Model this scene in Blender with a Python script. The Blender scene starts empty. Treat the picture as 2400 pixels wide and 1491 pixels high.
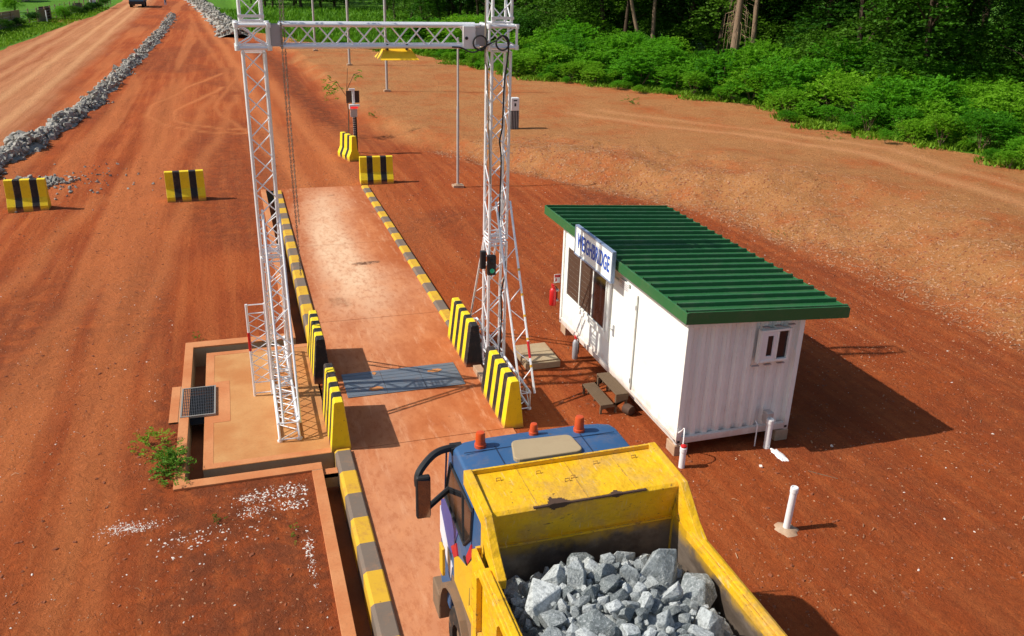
import bpy, bmesh, math, random
import numpy as np
from mathutils import Vector, Matrix
R = math.radians
random.seed(7); rng = np.random.default_rng(11)
S = bpy.context.scene
COL = S.collection

# ------------------------------------------------------------------ camera, sky, sun, exposure
CAM_H = 8.303
YAW, PITCH, ROLL = R(-18.15), 0.39159, 0.02705
def cam_matrix():
    fw = Vector((0, math.cos(PITCH), -math.sin(PITCH))); rt = Vector((1, 0, 0)); up = rt.cross(fw)
    r2 = math.cos(ROLL)*rt + math.sin(ROLL)*up
    u2 = -math.sin(ROLL)*rt + math.cos(ROLL)*up
    ca, sa = math.cos(YAW), math.sin(YAW)
    f = lambda v: Vector((v.x*ca - v.y*sa, v.x*sa + v.y*ca, v.z))
    r2, u2, b = f(r2), f(u2), f(-fw)
    return Matrix(((r2.x, u2.x, b.x, 0), (r2.y, u2.y, b.y, 0), (r2.z, u2.z, b.z, CAM_H), (0, 0, 0, 1)))
cam = bpy.data.cameras.new('camera'); cam.sensor_width = 36; cam.lens = 36*2001.24/2400
cam.clip_start = 0.1; cam.clip_end = 6000
camo = bpy.data.objects.new('camera', cam); COL.objects.link(camo); camo.matrix_world = cam_matrix(); S.camera = camo

SUN = Vector((-1.0, 0.15, 1.0)).normalized()
W = bpy.data.worlds.new('World'); S.world = W; W.use_nodes = True
nt = W.node_tree; bg = nt.nodes['Background']; sky = nt.nodes.new('ShaderNodeTexSky')
sky.sky_type = 'NISHITA'; sky.sun_disc = False
sky.sun_elevation = math.asin(SUN.z); sky.sun_rotation = math.atan2(SUN.x, SUN.y)
sky.air_density = 1.0; sky.dust_density = 1.5; sky.ozone_density = 1.0
nt.links.new(sky.outputs[0], bg.inputs[0]); bg.inputs[1].default_value = 0.10
sl = bpy.data.lights.new('sun', 'SUN'); sl.energy = 4.25; sl.angle = R(0.5); sl.color = (1, .95, .87)
so = bpy.data.objects.new('sun', sl); COL.objects.link(so); so.rotation_euler = SUN.to_track_quat('Z', 'Y').to_euler()
S.view_settings.view_transform = 'Standard'; S.view_settings.look = 'None'
S.view_settings.exposure = 0.28; S.view_settings.gamma = 1.0; S.view_settings.use_curve_mapping = False

# ------------------------------------------------------------------ helpers
def tag(o, label=None, cat=None, group=None, kind=None):
    if label: o['label'] = label
    if cat: o['category'] = cat
    if group: o['group'] = group
    if kind: o['kind'] = kind
    return o
def empty(name, loc=(0, 0, 0), rz=0):
    o = bpy.data.objects.new(name, None); COL.objects.link(o); o.location = loc; o.rotation_euler = (0, 0, rz)
    o.empty_display_size = .2
    return o
def copy_tree(o, parent=None):
    c = o.copy(); COL.objects.link(c)
    if parent: c.parent = parent
    for ch in o.children: copy_tree(ch, c)
    return c

class MB:
    """collects vertices and faces; build() links them as one mesh object"""
    def __init__(s): s.v = []; s.f = []; s.m = []; s.mi = 0; s.p = []
    def add(s, vs, fs):
        b = len(s.v); s.p.append((b, len(s.f))); s.v += [tuple(v) for v in vs]
        for f in fs: s.f.append(tuple(b+i for i in f)); s.m.append(s.mi)
        return s
    def box(s, x0, x1, y0, y1, z0, z1):
        return s.add([(x0,y0,z0),(x1,y0,z0),(x1,y1,z0),(x0,y1,z0),(x0,y0,z1),(x1,y0,z1),(x1,y1,z1),(x0,y1,z1)],
            [(3,2,1,0),(4,5,6,7),(0,1,5,4),(1,2,6,5),(2,3,7,6),(3,0,4,7)])
    def prism(s, poly, axis, a, b):
        """poly (2d, ccw) extruded along axis from a to b; axis 'x': poly=(y,z), 'y': (x,z), 'z': (x,y)"""
        def P(u, v, w): return {'x': (w,u,v), 'y': (u,w,v), 'z': (u,v,w)}[axis]
        n = len(poly)
        vs = [P(u,v,a) for u,v in poly] + [P(u,v,b) for u,v in poly]
        fs = [tuple(range(n)), tuple(range(2*n-1, n-1, -1))]
        fs += [(i, n+i, n+(i+1)%n, (i+1)%n) for i in range(n)]
        return s.add(vs, fs)
    def hexa(s, p):   # 8 points: bottom 4, top 4
        return s.add(p, [(3,2,1,0),(4,5,6,7),(0,1,5,4),(1,2,6,5),(2,3,7,6),(3,0,4,7)])
    def tube(s, pts, r, n=8, closed=False, r2=None):
        pts = [Vector(p) for p in pts]; m = len(pts); vs = []
        up = Vector((0, 0, 1)); prev = None
        for i, p in enumerate(pts):
            if closed: t = pts[(i+1)%m] - pts[i-1]
            else: t = pts[min(i+1, m-1)] - pts[max(i-1, 0)]
            t.normalize()
            if prev is None:
                a = t.cross(up if abs(t.z) < .95 else Vector((1, 0, 0))).normalized()
            else:
                a = (prev - t*prev.dot(t)).normalized()
            prev = a; b = t.cross(a)
            rr = r if r2 is None else r + (r2-r)*i/max(1, m-1)
            for k in range(n):
                an = 2*math.pi*k/n; vs.append(p + (a*math.cos(an)+b*math.sin(an))*rr)
        fs = []
        for i in range(m if closed else m-1):
            j = (i+1) % m
            for k in range(n): fs.append((i*n+k, i*n+(k+1)%n, j*n+(k+1)%n, j*n+k))
        if not closed: fs += [tuple(range(n-1, -1, -1)), tuple(range((m-1)*n, m*n))]
        return s.add(vs, fs)
    def lathe(s, prof, c=(0,0,0), n=16):
        vs = []; k = len(prof)
        for i in range(n):
            a = 2*math.pi*i/n
            for r_, z in prof: vs.append((c[0]+r_*math.cos(a), c[1]+r_*math.sin(a), c[2]+z))
        fs = []
        for i in range(n):
            j = (i+1) % n
            for q in range(k-1): fs.append((i*k+q, j*k+q, j*k+q+1, i*k+q+1))
        fs += [tuple(i*k for i in range(n-1, -1, -1)), tuple(i*k+k-1 for i in range(n))]
        return s.add(vs, fs)
    def each(s, name, mat, parent=None, per=1, **k):
        """every `per` added pieces become one object"""
        out = []; P = s.p[::per]+[(len(s.v), len(s.f))]
        for (v0, f0), (v1, f1) in zip(P[:-1], P[1:]):
            q = MB(); q.v = s.v[v0:v1]; q.f = [tuple(i-v0 for i in f) for f in s.f[f0:f1]]; q.m = [0]*len(q.f); out.append(q.build(name, mat, parent, **k))
        return out
    def build(s, name, mats, parent=None, smooth=False, bevel=0, recalc=True, seg=2, weld=False):
        me = bpy.data.meshes.new(name); me.from_pydata(s.v, [], s.f)
        mats = mats if isinstance(mats, (list, tuple)) else [mats]
        for m in mats: me.materials.append(m)
        if len(mats) > 1: me.polygons.foreach_set('material_index', s.m)
        if weld:
            bm = bmesh.new(); bm.from_mesh(me); bmesh.ops.remove_doubles(bm, verts=bm.verts, dist=1e-4)
            dup = {}
            for f in bm.faces: dup.setdefault(tuple(sorted(v.index for v in f.verts)), []).append(f)
            bmesh.ops.delete(bm, geom=[f for q in dup.values() if len(q) > 1 for f in q], context='FACES'); bm.to_mesh(me); bm.free()
        if recalc:
            bm = bmesh.new(); bm.from_mesh(me); bmesh.ops.recalc_face_normals(bm, faces=bm.faces); bm.to_mesh(me); bm.free()
        if smooth:
            me.polygons.foreach_set('use_smooth', [True]*len(me.polygons)); me.set_sharp_from_angle(angle=R(40))
        me.update()
        o = bpy.data.objects.new(name, me); COL.objects.link(o)
        if parent: o.parent = parent
        if bevel:
            b = o.modifiers.new('bevel', 'BEVEL'); b.width = bevel; b.segments = seg; b.limit_method = 'ANGLE'; b.angle_limit = R(35)
        return o

# ------------------------------------------------------------------ node materials
class NM:
    def __init__(s, name):
        s.mat = bpy.data.materials.new(name); s.mat.use_nodes = True
        s.t = s.mat.node_tree; s.b = s.t.nodes['Principled BSDF']
        s.pos = s.t.nodes.new('ShaderNodeNewGeometry').outputs['Position']
        s.tc = s.t.nodes.new('ShaderNodeTexCoord').outputs['Object']
    def n(s, ty, **k):
        q = s.t.nodes.new(ty)
        for a, v in k.items(): setattr(q, a, v)
        return q
    def L(s, a, b): s.t.links.new(a, b)
    def put(s, sock, v):
        if isinstance(v, (int, float)): sock.default_value = v
        elif isinstance(v, (tuple, list)):
            sock.default_value = tuple(v)+((1,) if len(v) == 3 and len(sock.default_value) == 4 else ())
        else: s.L(v, sock)
    def noise(s, scale=1, detail=4, rough=.55, vec=None, sv=None, dist=0, out='Fac'):
        q = s.n('ShaderNodeTexNoise'); q.inputs['Scale'].default_value = scale; q.inputs['Detail'].default_value = detail
        q.inputs['Roughness'].default_value = rough; q.inputs['Distortion'].default_value = dist
        v = vec if vec is not None else s.tc
        if sv:
            m = s.n('ShaderNodeVectorMath', operation='MULTIPLY'); s.L(v, m.inputs[0]); m.inputs[1].default_value = sv; v = m.outputs[0]
        s.L(v, q.inputs['Vector']); return q.outputs[out]
    def voro(s, scale, vec=None, feature='F1', out='Distance', rand=1):
        q = s.n('ShaderNodeTexVoronoi', feature=feature); q.inputs['Scale'].default_value = scale; q.inputs['Randomness'].default_value = rand
        s.L(vec if vec is not None else s.tc, q.inputs['Vector']); return q.outputs[out]
    def ramp(s, fac, a, b, lo=0., hi=1.):
        q = s.n('ShaderNodeMapRange', interpolation_type='SMOOTHSTEP'); s.put(q.inputs['Value'], fac)
        q.inputs['From Min'].default_value = a; q.inputs['From Max'].default_value = b
        q.inputs['To Min'].default_value = lo; q.inputs['To Max'].default_value = hi; return q.outputs[0]
    def m(s, op, a, b=0.):
        q = s.n('ShaderNodeMath', operation=op); s.put(q.inputs[0], a); s.put(q.inputs[1], b); return q.outputs[0]
    def mix(s, f, a, b, blend='MIX'):
        q = s.n('ShaderNodeMix', data_type='RGBA', blend_type=blend); s.put(q.inputs[0], f); s.put(q.inputs[6], a); s.put(q.inputs[7], b); return q.outputs[2]
    def bump(s, h, st=.3, d=.02):
        q = s.n('ShaderNodeBump'); q.inputs['Strength'].default_value = st; q.inputs['Distance'].default_value = d
        s.put(q.inputs['Height'], h); s.L(q.outputs[0], s.b.inputs['Normal']); return s
    def edge(s, rad=.02, a=.02, b=.15):
        q = s.n('ShaderNodeBevel'); q.samples = 4; q.inputs['Radius'].default_value = rad
        d = s.n('ShaderNodeVectorMath', operation='DOT_PRODUCT'); s.L(q.outputs[0], d.inputs[0]); s.L(s.n('ShaderNodeNewGeometry').outputs['Normal'], d.inputs[1])
        return s.ramp(s.m('SUBTRACT', 1.0, d.outputs['Value']), a, b)
    def splash(s, h=.35, amt=.6, z0=0.):
        z = sep(s, s.pos)[2]; k = s.m('ADD', z, s.m('MULTIPLY', s.m('SUBTRACT', s.noise(3.5, 5, .7, s.pos), .5), h*1.6))
        return s.ramp(k, z0+h, z0, 0, amt)
    def col(s, c): s.put(s.b.inputs['Base Color'], c); return s
    def rough(s, v): s.put(s.b.inputs['Roughness'], v); return s
    def metal(s, v): s.put(s.b.inputs['Metallic'], v); return s
    def spec(s, v): s.b.inputs['Specular IOR Level'].default_value = v; return s

def sep(n, c):
    q = n.n('ShaderNodeSeparateXYZ'); n.L(c, q.inputs[0]); return q.outputs
def paint(name, c, dirt=(.16, .06, .025), amt=.35, rough=.45, metal=0., scale=3., spec=.5, fleck=0., edge=None, splash=None):
    n = NM(name)
    a = n.noise(scale, 6, .65); b = n.noise(scale*9, 4, .6)
    k = n.m('MULTIPLY', n.ramp(n.m('ADD', n.m('MULTIPLY', a, .7), n.m('MULTIPLY', b, .3)), .47, .75), amt)
    base = n.mix(n.m('MULTIPLY', n.ramp(n.noise(scale*.6, 3), .35, .7), .25), c, tuple(x*.78 for x in c))
    cc = n.mix(k, base, dirt)
    if fleck: cc = n.mix(n.ramp(n.noise(scale*5, 5, .7), .66-fleck*.1, .7-fleck*.1), cc, tuple(x*.5 for x in dirt))
    if edge: cc = n.mix(n.m('MULTIPLY', n.edge(edge[0]), n.ramp(n.noise(scale*4, 5, .7), .42, .60, 0, edge[1])), cc, edge[2])
    if splash: cc = n.mix(n.splash(*splash), cc, (.40, .15, .06))
    n.col(cc); n.rough(n.m('ADD', n.m('MULTIPLY', a, .25), rough-.1)); n.metal(metal); n.spec(spec)
    n.bump(b, .08, .01)
    return n.mat
def plain(name, c, rough=.6, metal=0., emit=None):
    n = NM(name); a = n.noise(6, 4)
    n.col(n.mix(n.ramp(a, .3, .75, 0, .3), c, tuple(x*.7 for x in c))); n.rough(rough); n.metal(metal)
    if emit: n.put(n.b.inputs['Emission Color'], emit[0]); n.b.inputs['Emission Strength'].default_value = emit[1]
    return n.mat
def concrete(name, c, dust=(.42, .15, .055), amt=.5, scale=1.2):
    n = NM(name); g = n.pos
    a = n.noise(scale, 6, .62, g); f = n.noise(22, 5, .7, g); sp = n.noise(90, 3, .6, g)
    cc = n.mix(n.m('MULTIPLY', n.ramp(a, .32, .68), amt), c, dust)
    cc = n.mix(n.ramp(f, .45, .75, 0, .35), cc, tuple(x*.55 for x in c))
    cc = n.mix(n.ramp(sp, .62, .75, 0, .35), cc, tuple(min(1, x*1.35) for x in c))
    n.col(cc); n.rough(.88); n.spec(.25); n.bump(n.m('ADD', f, n.m('MULTIPLY', sp, .5)), .25, .012); return n.mat

YEL = (.80, .52, .01); BLK = (.018, .018, .018)
M = {}
M['alu'] = paint('brushed_aluminium', (.86, .86, .86), (.45, .30, .20), .14, .45, .35, 4)
M['cast'] = paint('grey_cast_metal', (.42, .42, .43), (.3, .2, .14), .3, .5, .3, 5)
M['yellow'] = paint('barrier_yellow', (.84, .62, .010), (.34, .17, .04), .5, .6, 0, 4, .3, .12, (.03, .8, (.42, .36, .28)), (.16, .75))
M['black'] = paint('barrier_black', (.016, .016, .017), (.18, .10, .06), .5, .65, 0, 4, .3, 0, (.03, .8, (.30, .26, .22)), (.16, .6))
M['kyel'] = paint('kerb_yellow', (.62, .36, .03), (.36, .15, .06), .75, .85, 0, 3, .2, .16)
M['kgrey'] = paint('kerb_grey', (.17, .13, .10), (.40, .19, .09), .55, .85, 0, 4, .2)
M['conc'] = concrete('dusty_concrete', (.53, .27, .10), (.42, .145, .04), .75, .9)
M['lip'] = concrete('dusty_concrete_lip', (.56, .235, .095), (.46, .14, .045), .7)
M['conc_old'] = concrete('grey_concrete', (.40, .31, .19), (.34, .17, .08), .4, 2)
M['block'] = concrete('pale_concrete', (.46, .33, .22), (.36, .15, .06), .5, 3)
M['white'] = paint('white_paint', (.87, .89, .82), (.54, .49, .43), .25, .5, 0, 1.1, .4, 0, (.02, .5, (.35, .2, .12)), (.34, .5, .22))
M['whitep'] = paint('white_plastic', (.82, .82, .80), (.55, .35, .22), .25, .35, 0, 4, .5)
M['green'] = paint('green_roof_sheet', (.022, .125, .036), (.10, .13, .06), .5, .5, 0, 1.2, .4, 0, (.015, .5, (.20, .28, .20)))
M['dark'] = plain('dark_rubber', (.014, .014, .015), .6)
M['glass'] = plain('dark_glass', (.02, .02, .022), .06)
M['blind'] = plain('brown_blind', (.075, .042, .026), .5)
M['red'] = paint('red_paint', (.55, .012, .012), (.2, .04, .03), .2, .35)
M['orange'] = paint('orange_beacon', (.62, .075, .012), (.3, .1, .05), .4, .3, 0, 6)
M['tan'] = paint('tan_hatch', (.40, .30, .17), (.25, .15, .08), .3, .6)
M['steel'] = paint('blue_grey_plate', (.17, .20, .235), (.42, .18, .07), .30, .5, .35, 5, .4)
M['rust'] = paint('brown_rust', (.07, .035, .02), (.20, .09, .04), .5, .8)
M['mud'] = paint('muddy_brown', (.20, .13, .08), (.32, .15, .07), .6, .9, 0, 7, .2)
M['tyre'] = paint('muddy_tyre', (.03, .026, .023), (.32, .16, .08), .8, .9, 0, 6, .2)
M['galv'] = paint('galvanised_steel', (.50, .48, .45), (.4, .22, .12), .3, .45, .4, 6)
M['wood'] = paint('weathered_wood', (.15, .10, .06), (.12, .07, .04), .5, .8, 0, 8, .2)
M['tanet'] = plain('dry_reed', (.30, .22, .11), .9)
M['tyel'] = None

# ------------------------------------------------------------------ terrain
def vnoise(x, y, sx, sy, seed):
    r = np.random.default_rng(seed); N = 256; t = r.random((N, N))
    u, v = x/sx, y/sy; i, j = np.floor(u).astype(int), np.floor(v).astype(int); a, b = u-i, v-j
    a, b = a*a*(3-2*a), b*b*(3-2*b); i, j, i1, j1 = i % N, j % N, (i+1) % N, (j+1) % N
    return (t[i,j]*(1-a)+t[i1,j]*a)*(1-b) + (t[i,j1]*(1-a)+t[i1,j1]*a)*b
def fbm(x, y, s, seed, o=4, ry=1.):
    z = 0; w = 1; tw = 0
    for k in range(o): z = z + w*vnoise(x, y, s/2**k, s*ry/2**k, seed+k); tw += w; w *= .5
    return z/tw
def sst(a, b, x):
    t = np.clip((x-a)/(b-a), 0, 1); return t*t*(3-2*t)
FOOT_Y = [-50, 8, 14, 20, 27, 33, 38, 42, 50, 60, 78, 95, 110, 400]
FOOT_X = [17.6, 17.8, 17.7, 17.3, 16.2, 12.6, 9.6, 7.7, 6.5, 5.9, 5.3, 4.2, 2.0, 0]
def hgt(x, y):
    x = np.asarray(x, float); y = np.asarray(y, float)
    f = np.interp(y, FOOT_Y, FOOT_X); wdt = np.interp(y, [0, 25, 40, 60], [5, 5, 2.2, 1.4])
    wob = (fbm(x, y, 3, 91, 3)-.5)*1.2
    hb = np.interp(y, [0, 33, 42], [1.0, .85, .40]); z = hb*sst(0, 1, (x-f+wob)/wdt)
    z = z + ((fbm(x, y, .9, 95, 3)-.5)*.22+(fbm(x, y, 3.5, 97, 2)-.5)*.55)*sst(-.3, .8, x-f)*sst(10, 6, x-f)*sst(44, 36, y)
    z = z - .10*np.exp(-((x-f+.7+wob)/.8)**2)*sst(36, 44, y)
    flat = np.clip(sst(-1.9, -3.2, x)+sst(5.2, 6.5, x)+sst(34, 36.5, y), 0, 1)
    rut = (fbm(x, y, 1.1, 31, 3, 18)-.5)*.17*sst(-1.9, -3.4, x)*(1-sst(60, 120, y))
    rel = (fbm(x, y, 2.2, 51, 3)-.5)*.10 + (fbm(x, y, .5, 61, 2)-.5)*.035
    return z + flat*(rel+rut)
def hz(x, y): return float(hgt(np.array([x]), np.array([y]))[0])

VEG = [(31.0, -40), (33.5, 10), (33.0, 20), (31.2, 26.8), (32.2, 30.2), (31, 34.2), (30.6, 42.7), (32.4, 47.8), (29.1, 52.8), (25.2, 58.5), (20.8, 65.1), (17.5, 81), (7.2, 96.6), (1.5, 112), (-6, 210)]
def veg_x(y): return np.interp(y, [p[1] for p in VEG], [p[0] for p in VEG])
def seg_dist(x, y, pts):
    d = np.full(x.shape, 1e9)
    for (x0, y0), (x1, y1) in zip(pts[:-1], pts[1:]):
        dx, dy = x1-x0, y1-y0; t = np.clip(((x-x0)*dx+(y-y0)*dy)/(dx*dx+dy*dy), 0, 1)
        d = np.minimum(d, np.hypot(x-x0-t*dx, y-y0-t*dy))
    return d
def grade(a, b, brks, f):
    out = [a]; v = a
    while v < b:
        v += f(v); out.append(v)
    out = np.array(out)
    for k in brks: out[np.argmin(abs(out-k))] = k
    return np.unique(out)
gx = np.concatenate([[-2500, -900, -300, -120], grade(-60, 70, (-1.45, .85, 1.2), lambda v: .1 if -9 < v < 19 else (.22 if -22 < v < 34 else 1.0)), [110, 300, 900, 2500]])
gy = np.concatenate([[-600, -120, -30, -3], grade(0, 330, (13.35, 19.3, 33.7), lambda v: .1 if 7 < v < 24 else (.18 if v < 42 else (.45 if v < 100 else 1.6))), [480, 900, 1800, 3500]])
X, Y = np.meshgrid(gx, gy, indexing='ij'); nx, ny = X.shape
Z = hgt(X, Y)
far = np.clip(np.hypot(np.maximum(0, abs(X)-60), np.maximum(0, Y-330))/200, 0, 1); Z = Z*(1-far)
verts = np.stack([X, Y, Z], -1).reshape(-1, 3)
I, J = np.meshgrid(np.arange(nx-1), np.arange(ny-1), indexing='ij')
cxm = (gx[:-1]+gx[1:])/2; cym = (gy[:-1]+gy[1:])/2; CX, CY = np.meshgrid(cxm, cym, indexing='ij')
hole = ((CX > -1.45) & (CX < 1.2) & (CY > 13.35) & (CY < 19.3)) | ((CX > .85) & (CX < 1.2) & (CY > -3) & (CY < 33.7))
I, J = I[~hole], J[~hole]
faces = np.stack([I*ny+J, (I+1)*ny+J, (I+1)*ny+J+1, I*ny+J+1], -1)
me = bpy.data.meshes.new('ground'); me.vertices.add(len(verts)); me.vertices.foreach_set('co', verts.ravel())
me.loops.add(faces.size); me.loops.foreach_set('vertex_index', faces.ravel()); me.polygons.add(len(faces))
me.polygons.foreach_set('loop_start', np.arange(0, faces.size, 4)); me.update(); me.validate()
me.polygons.foreach_set('use_smooth', np.ones(len(faces), bool))
foot = np.interp(Y, FOOT_Y, FOOT_X)
wob = (fbm(X, Y, 5, 17, 4)-.5)*5
tan = .95*sst(-.4, 1.4, X-foot+wob*.42)
track = .35*sst(-9.6, -11.2, X+.02*(Y-40)+wob*.2)*sst(.40, .62, fbm(X, Y, 1.6, 23, 4, 45))        # haul road, wheel tracks along the road
haul = sst(-9.3, -10.6, X+.02*(Y-40)+wob*.2)
nt_ = sst(-1.9, -3.4, X)*(1-haul)
xp = X+.02*(Y-40)+(fbm(X*0, Y, 30, 55, 2)-.5)*.8
for x_, w_, a_ in ((-11.4, .40, .9), (-13.3, .42, .95), (-15.4, .30, .6), (-17.0, .45, .7)): track = np.maximum(track, a_*haul*np.exp(-((xp-x_)/w_)**2))
track = np.maximum(track, .55*nt_*sst(.52, .66, fbm(X, Y, 1.3, 29, 4, 22)))
for pts, w, a in [([(19, 47), (24.5, 38.5), (27, 32), (26.5, 24), (25, 12)], .5, .62), ([(21, 48), (26.5, 40), (29, 32.5), (28.6, 24), (27, 12)], .4, .5),
                  ([(-4.9, 6), (-4.7, 17), (-3.6, 32), (-1.2, 60)], .32, .6), ([(-3.2, 6), (-3.0, 17), (-2.0, 32), (.2, 60)], .32, .55), ([(-8.2, 8), (-7.0, 20), (-4.9, 34)], .35, .5), ([(-2.55, 7), (-2.6, 13), (-2.9, 24), (-3.4, 40)], .22, .45),
                  ([(2.4, 34), (1.8, 45), (1.2, 60), (.4, 80), (-1.5, 110), (-3.5, 150), (-5, 200)], .55, .85), ([(4.1, 34), (3.6, 45), (2.9, 60), (1.9, 80), (-.2, 110), (-2.4, 150), (-4, 200)], .55, .75),
                  ([(-.5, 64), (-2.2, 58), (-3.2, 54), (-3.3, 51), (-2.4, 49), (-.6, 47.6), (1.5, 47)], .20, .95), ([(-.5, 72), (-3.4, 62), (-4.5, 56), (-4.7, 52), (-3.6, 49), (-1.6, 46.8), (.5, 46)], .20, .9), ([(1.2, 75), (.2, 66), (-1.0, 58), (-.8, 52), (.6, 46), (1.4, 40)], .16, .7),
                  ([(.3, 62), (-.8, 80), (-3.2, 110), (-5, 150)], .35, .5)]:
    d = seg_dist(X+wob*.12, Y, pts); track = np.maximum(track, a*np.exp(-(d/w)**2))
track = np.maximum(track, .35*(1-sst(33, 40, np.abs(Y-36)*3))*sst(0, 2, X)*sst(7, 4, X))
moist = .62*sst(.46, .62, fbm(X, Y, 5, 41, 5, 2.2))*(1-haul)*(1-.75*tan)
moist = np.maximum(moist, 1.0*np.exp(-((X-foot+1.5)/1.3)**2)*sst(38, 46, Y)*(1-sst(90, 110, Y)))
moist = np.clip(moist + .30*sst(24, 10, Y)*sst(2, 0, X), 0, 1)
moist = np.clip(moist*(1-.5*sst(4, 7, X)*sst(30, 24, Y)) + .30*sst(5.5, 8, X)*(1-tan)*sst(36, 26, Y), 0, 1)
grass = sst(-.4, .9, X-veg_x(Y)+wob*.35)
lw = [(-19.6, 90.5), (-18.8, 119.8), (-17.8, 146), (-17.9, 164), (-18.5, 190)]
lx = np.interp(Y, [20]+[p[1] for p in lw]+[400], [-21.5]+[p[0] for p in lw]+[-24])
lg = sst(.2, -.5, X-lx+wob*.15)*(1-np.exp(-((X+19.5)/3.2)**2-((Y-131)/5.5)**2)*1.2).clip(0, 1)
grass = np.maximum(grass, lg)
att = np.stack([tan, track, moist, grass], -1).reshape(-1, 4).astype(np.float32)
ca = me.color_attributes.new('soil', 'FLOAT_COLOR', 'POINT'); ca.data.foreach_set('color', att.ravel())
haula = me.attributes.new('haul', 'FLOAT', 'POINT'); haula.data.foreach_set('value', haul.ravel().astype(np.float32))
def ground_material():
    n = NM('laterite_ground'); g = n.pos
    at = n.n('ShaderNodeAttribute', attribute_name='soil'); sp = n.n('ShaderNodeSeparateColor'); n.L(at.outputs['Color'], sp.inputs[0])
    tan, trk, wet = sp.outputs; gr = at.outputs['Alpha']
    ha = n.n('ShaderNodeAttribute', attribute_name='haul').outputs['Fac']
    big = n.noise(.35, 5, .6, g); mid = n.noise(2.2, 6, .65, g); fine = n.noise(14, 6, .72, g); grit = n.noise(60, 4, .7, g); clod = n.noise(6.5, 6, .75, g, None, .6)
    streak = n.noise(1.0, 6, .68, g, (2.4, .10, 1))
    red = n.mix(n.ramp(big, .3, .7), (.40, .086, .020), (.305, .060, .0155))
    red = n.mix(n.ramp(streak, .44, .62, 0, .75), red, (.46, .120, .033))
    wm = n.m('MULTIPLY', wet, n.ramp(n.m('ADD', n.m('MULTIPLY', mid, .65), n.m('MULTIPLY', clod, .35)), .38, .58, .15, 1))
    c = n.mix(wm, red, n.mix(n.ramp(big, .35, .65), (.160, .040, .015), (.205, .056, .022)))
    tn = n.mix(n.ramp(mid, .32, .7), (.45, .205, .072), (.37, .155, .050))
    tn = n.mix(n.ramp(fine, .50, .68, 0, .6), tn, (.58, .34, .17))
    tn = n.mix(n.ramp(clod, .52, .68, 0, .6), tn, (.24, .085, .032))
    c = n.mix(n.m('MULTIPLY', tan, n.ramp(n.m('ADD', n.m('MULTIPLY', big, .6), n.m('MULTIPLY', mid, .4)), .34, .56, .25, 1)), c, tn)
    hl = n.mix(n.ramp(streak, .38, .62), (.46, .175, .075), (.34, .105, .036))
    c = n.mix(n.m('MULTIPLY', ha, .9), c, hl)
    c = n.mix(n.m('MULTIPLY', trk, n.ramp(fine, .2, .6, .6, 1)), c, n.mix(n.m('MAXIMUM', ha, n.m('MULTIPLY', tan, .8)), (.57, .185, .060), (.64, .325, .145)))
    # dark and light grit, small clods
    c = n.mix(n.ramp(clod, .54, .70, 0, .38), c, (.15, .042, .016))
    c = n.mix(n.ramp(grit, .55, .68, 0, .5), c, (.10, .03, .013))
    c = n.mix(n.ramp(n.noise(38, 4, .7, g), .60, .72, 0, .42), c, (.56, .25, .11))
    pv = n.voro(9, g); pk = n.m('MULTIPLY', n.ramp(pv, .10, .06), n.ramp(n.noise(1.1, 4, .6, g), .50, .62))
    c = n.mix(n.m('MULTIPLY', pk, .55), c, (.55, .34, .22))
    gc = n.mix(n.ramp(mid, .3, .7), (.10, .24, .014), (.055, .15, .012))
    gc = n.mix(n.ramp(fine, .5, .75), gc, (.15, .27, .03))
    c = n.mix(n.ramp(n.m('ADD', gr, n.m('MULTIPLY', n.m('SUBTRACT', fine, .5), .9)), .35, .65), c, gc)
    n.col(c); n.rough(.95); n.spec(.12)
    h = n.m('ADD', n.m('MULTIPLY', mid, 1.0), n.m('ADD', n.m('MULTIPLY', fine, .45), n.m('MULTIPLY', grit, .35)))
    h = n.m('ADD', h, n.m('MULTIPLY', clod, 1.1)); h = n.m('ADD', h, n.m('MULTIPLY', n.ramp(pv, .14, .02), n.m('MULTIPLY', pk, .5)))
    n.bump(h, .95, .075)
    return n.mat
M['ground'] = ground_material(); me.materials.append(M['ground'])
go = bpy.data.objects.new('ground', me); COL.objects.link(go); go['kind'] = 'structure'

# trench floor below the ground sheet
t = MB(); t.box(-1.45, 1.2, 13.35, 19.3, -.6, -.46); t.box(.85, 1.2, -3, 13.35, -.6, -.46); t.box(.85, 1.2, 19.3, 33.7, -.6, -.46)
t.box(.80, .85, -3, 13.3, -.6, -.02); t.box(.80, .85, 19.4, 33.7, -.6, -.02)
M['soil'] = concrete('wet_soil', (.32, .115, .045), (.24, .08, .032), .6, 3)
tag(t.build('trench_bed', M['soil']), kind='structure')

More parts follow.
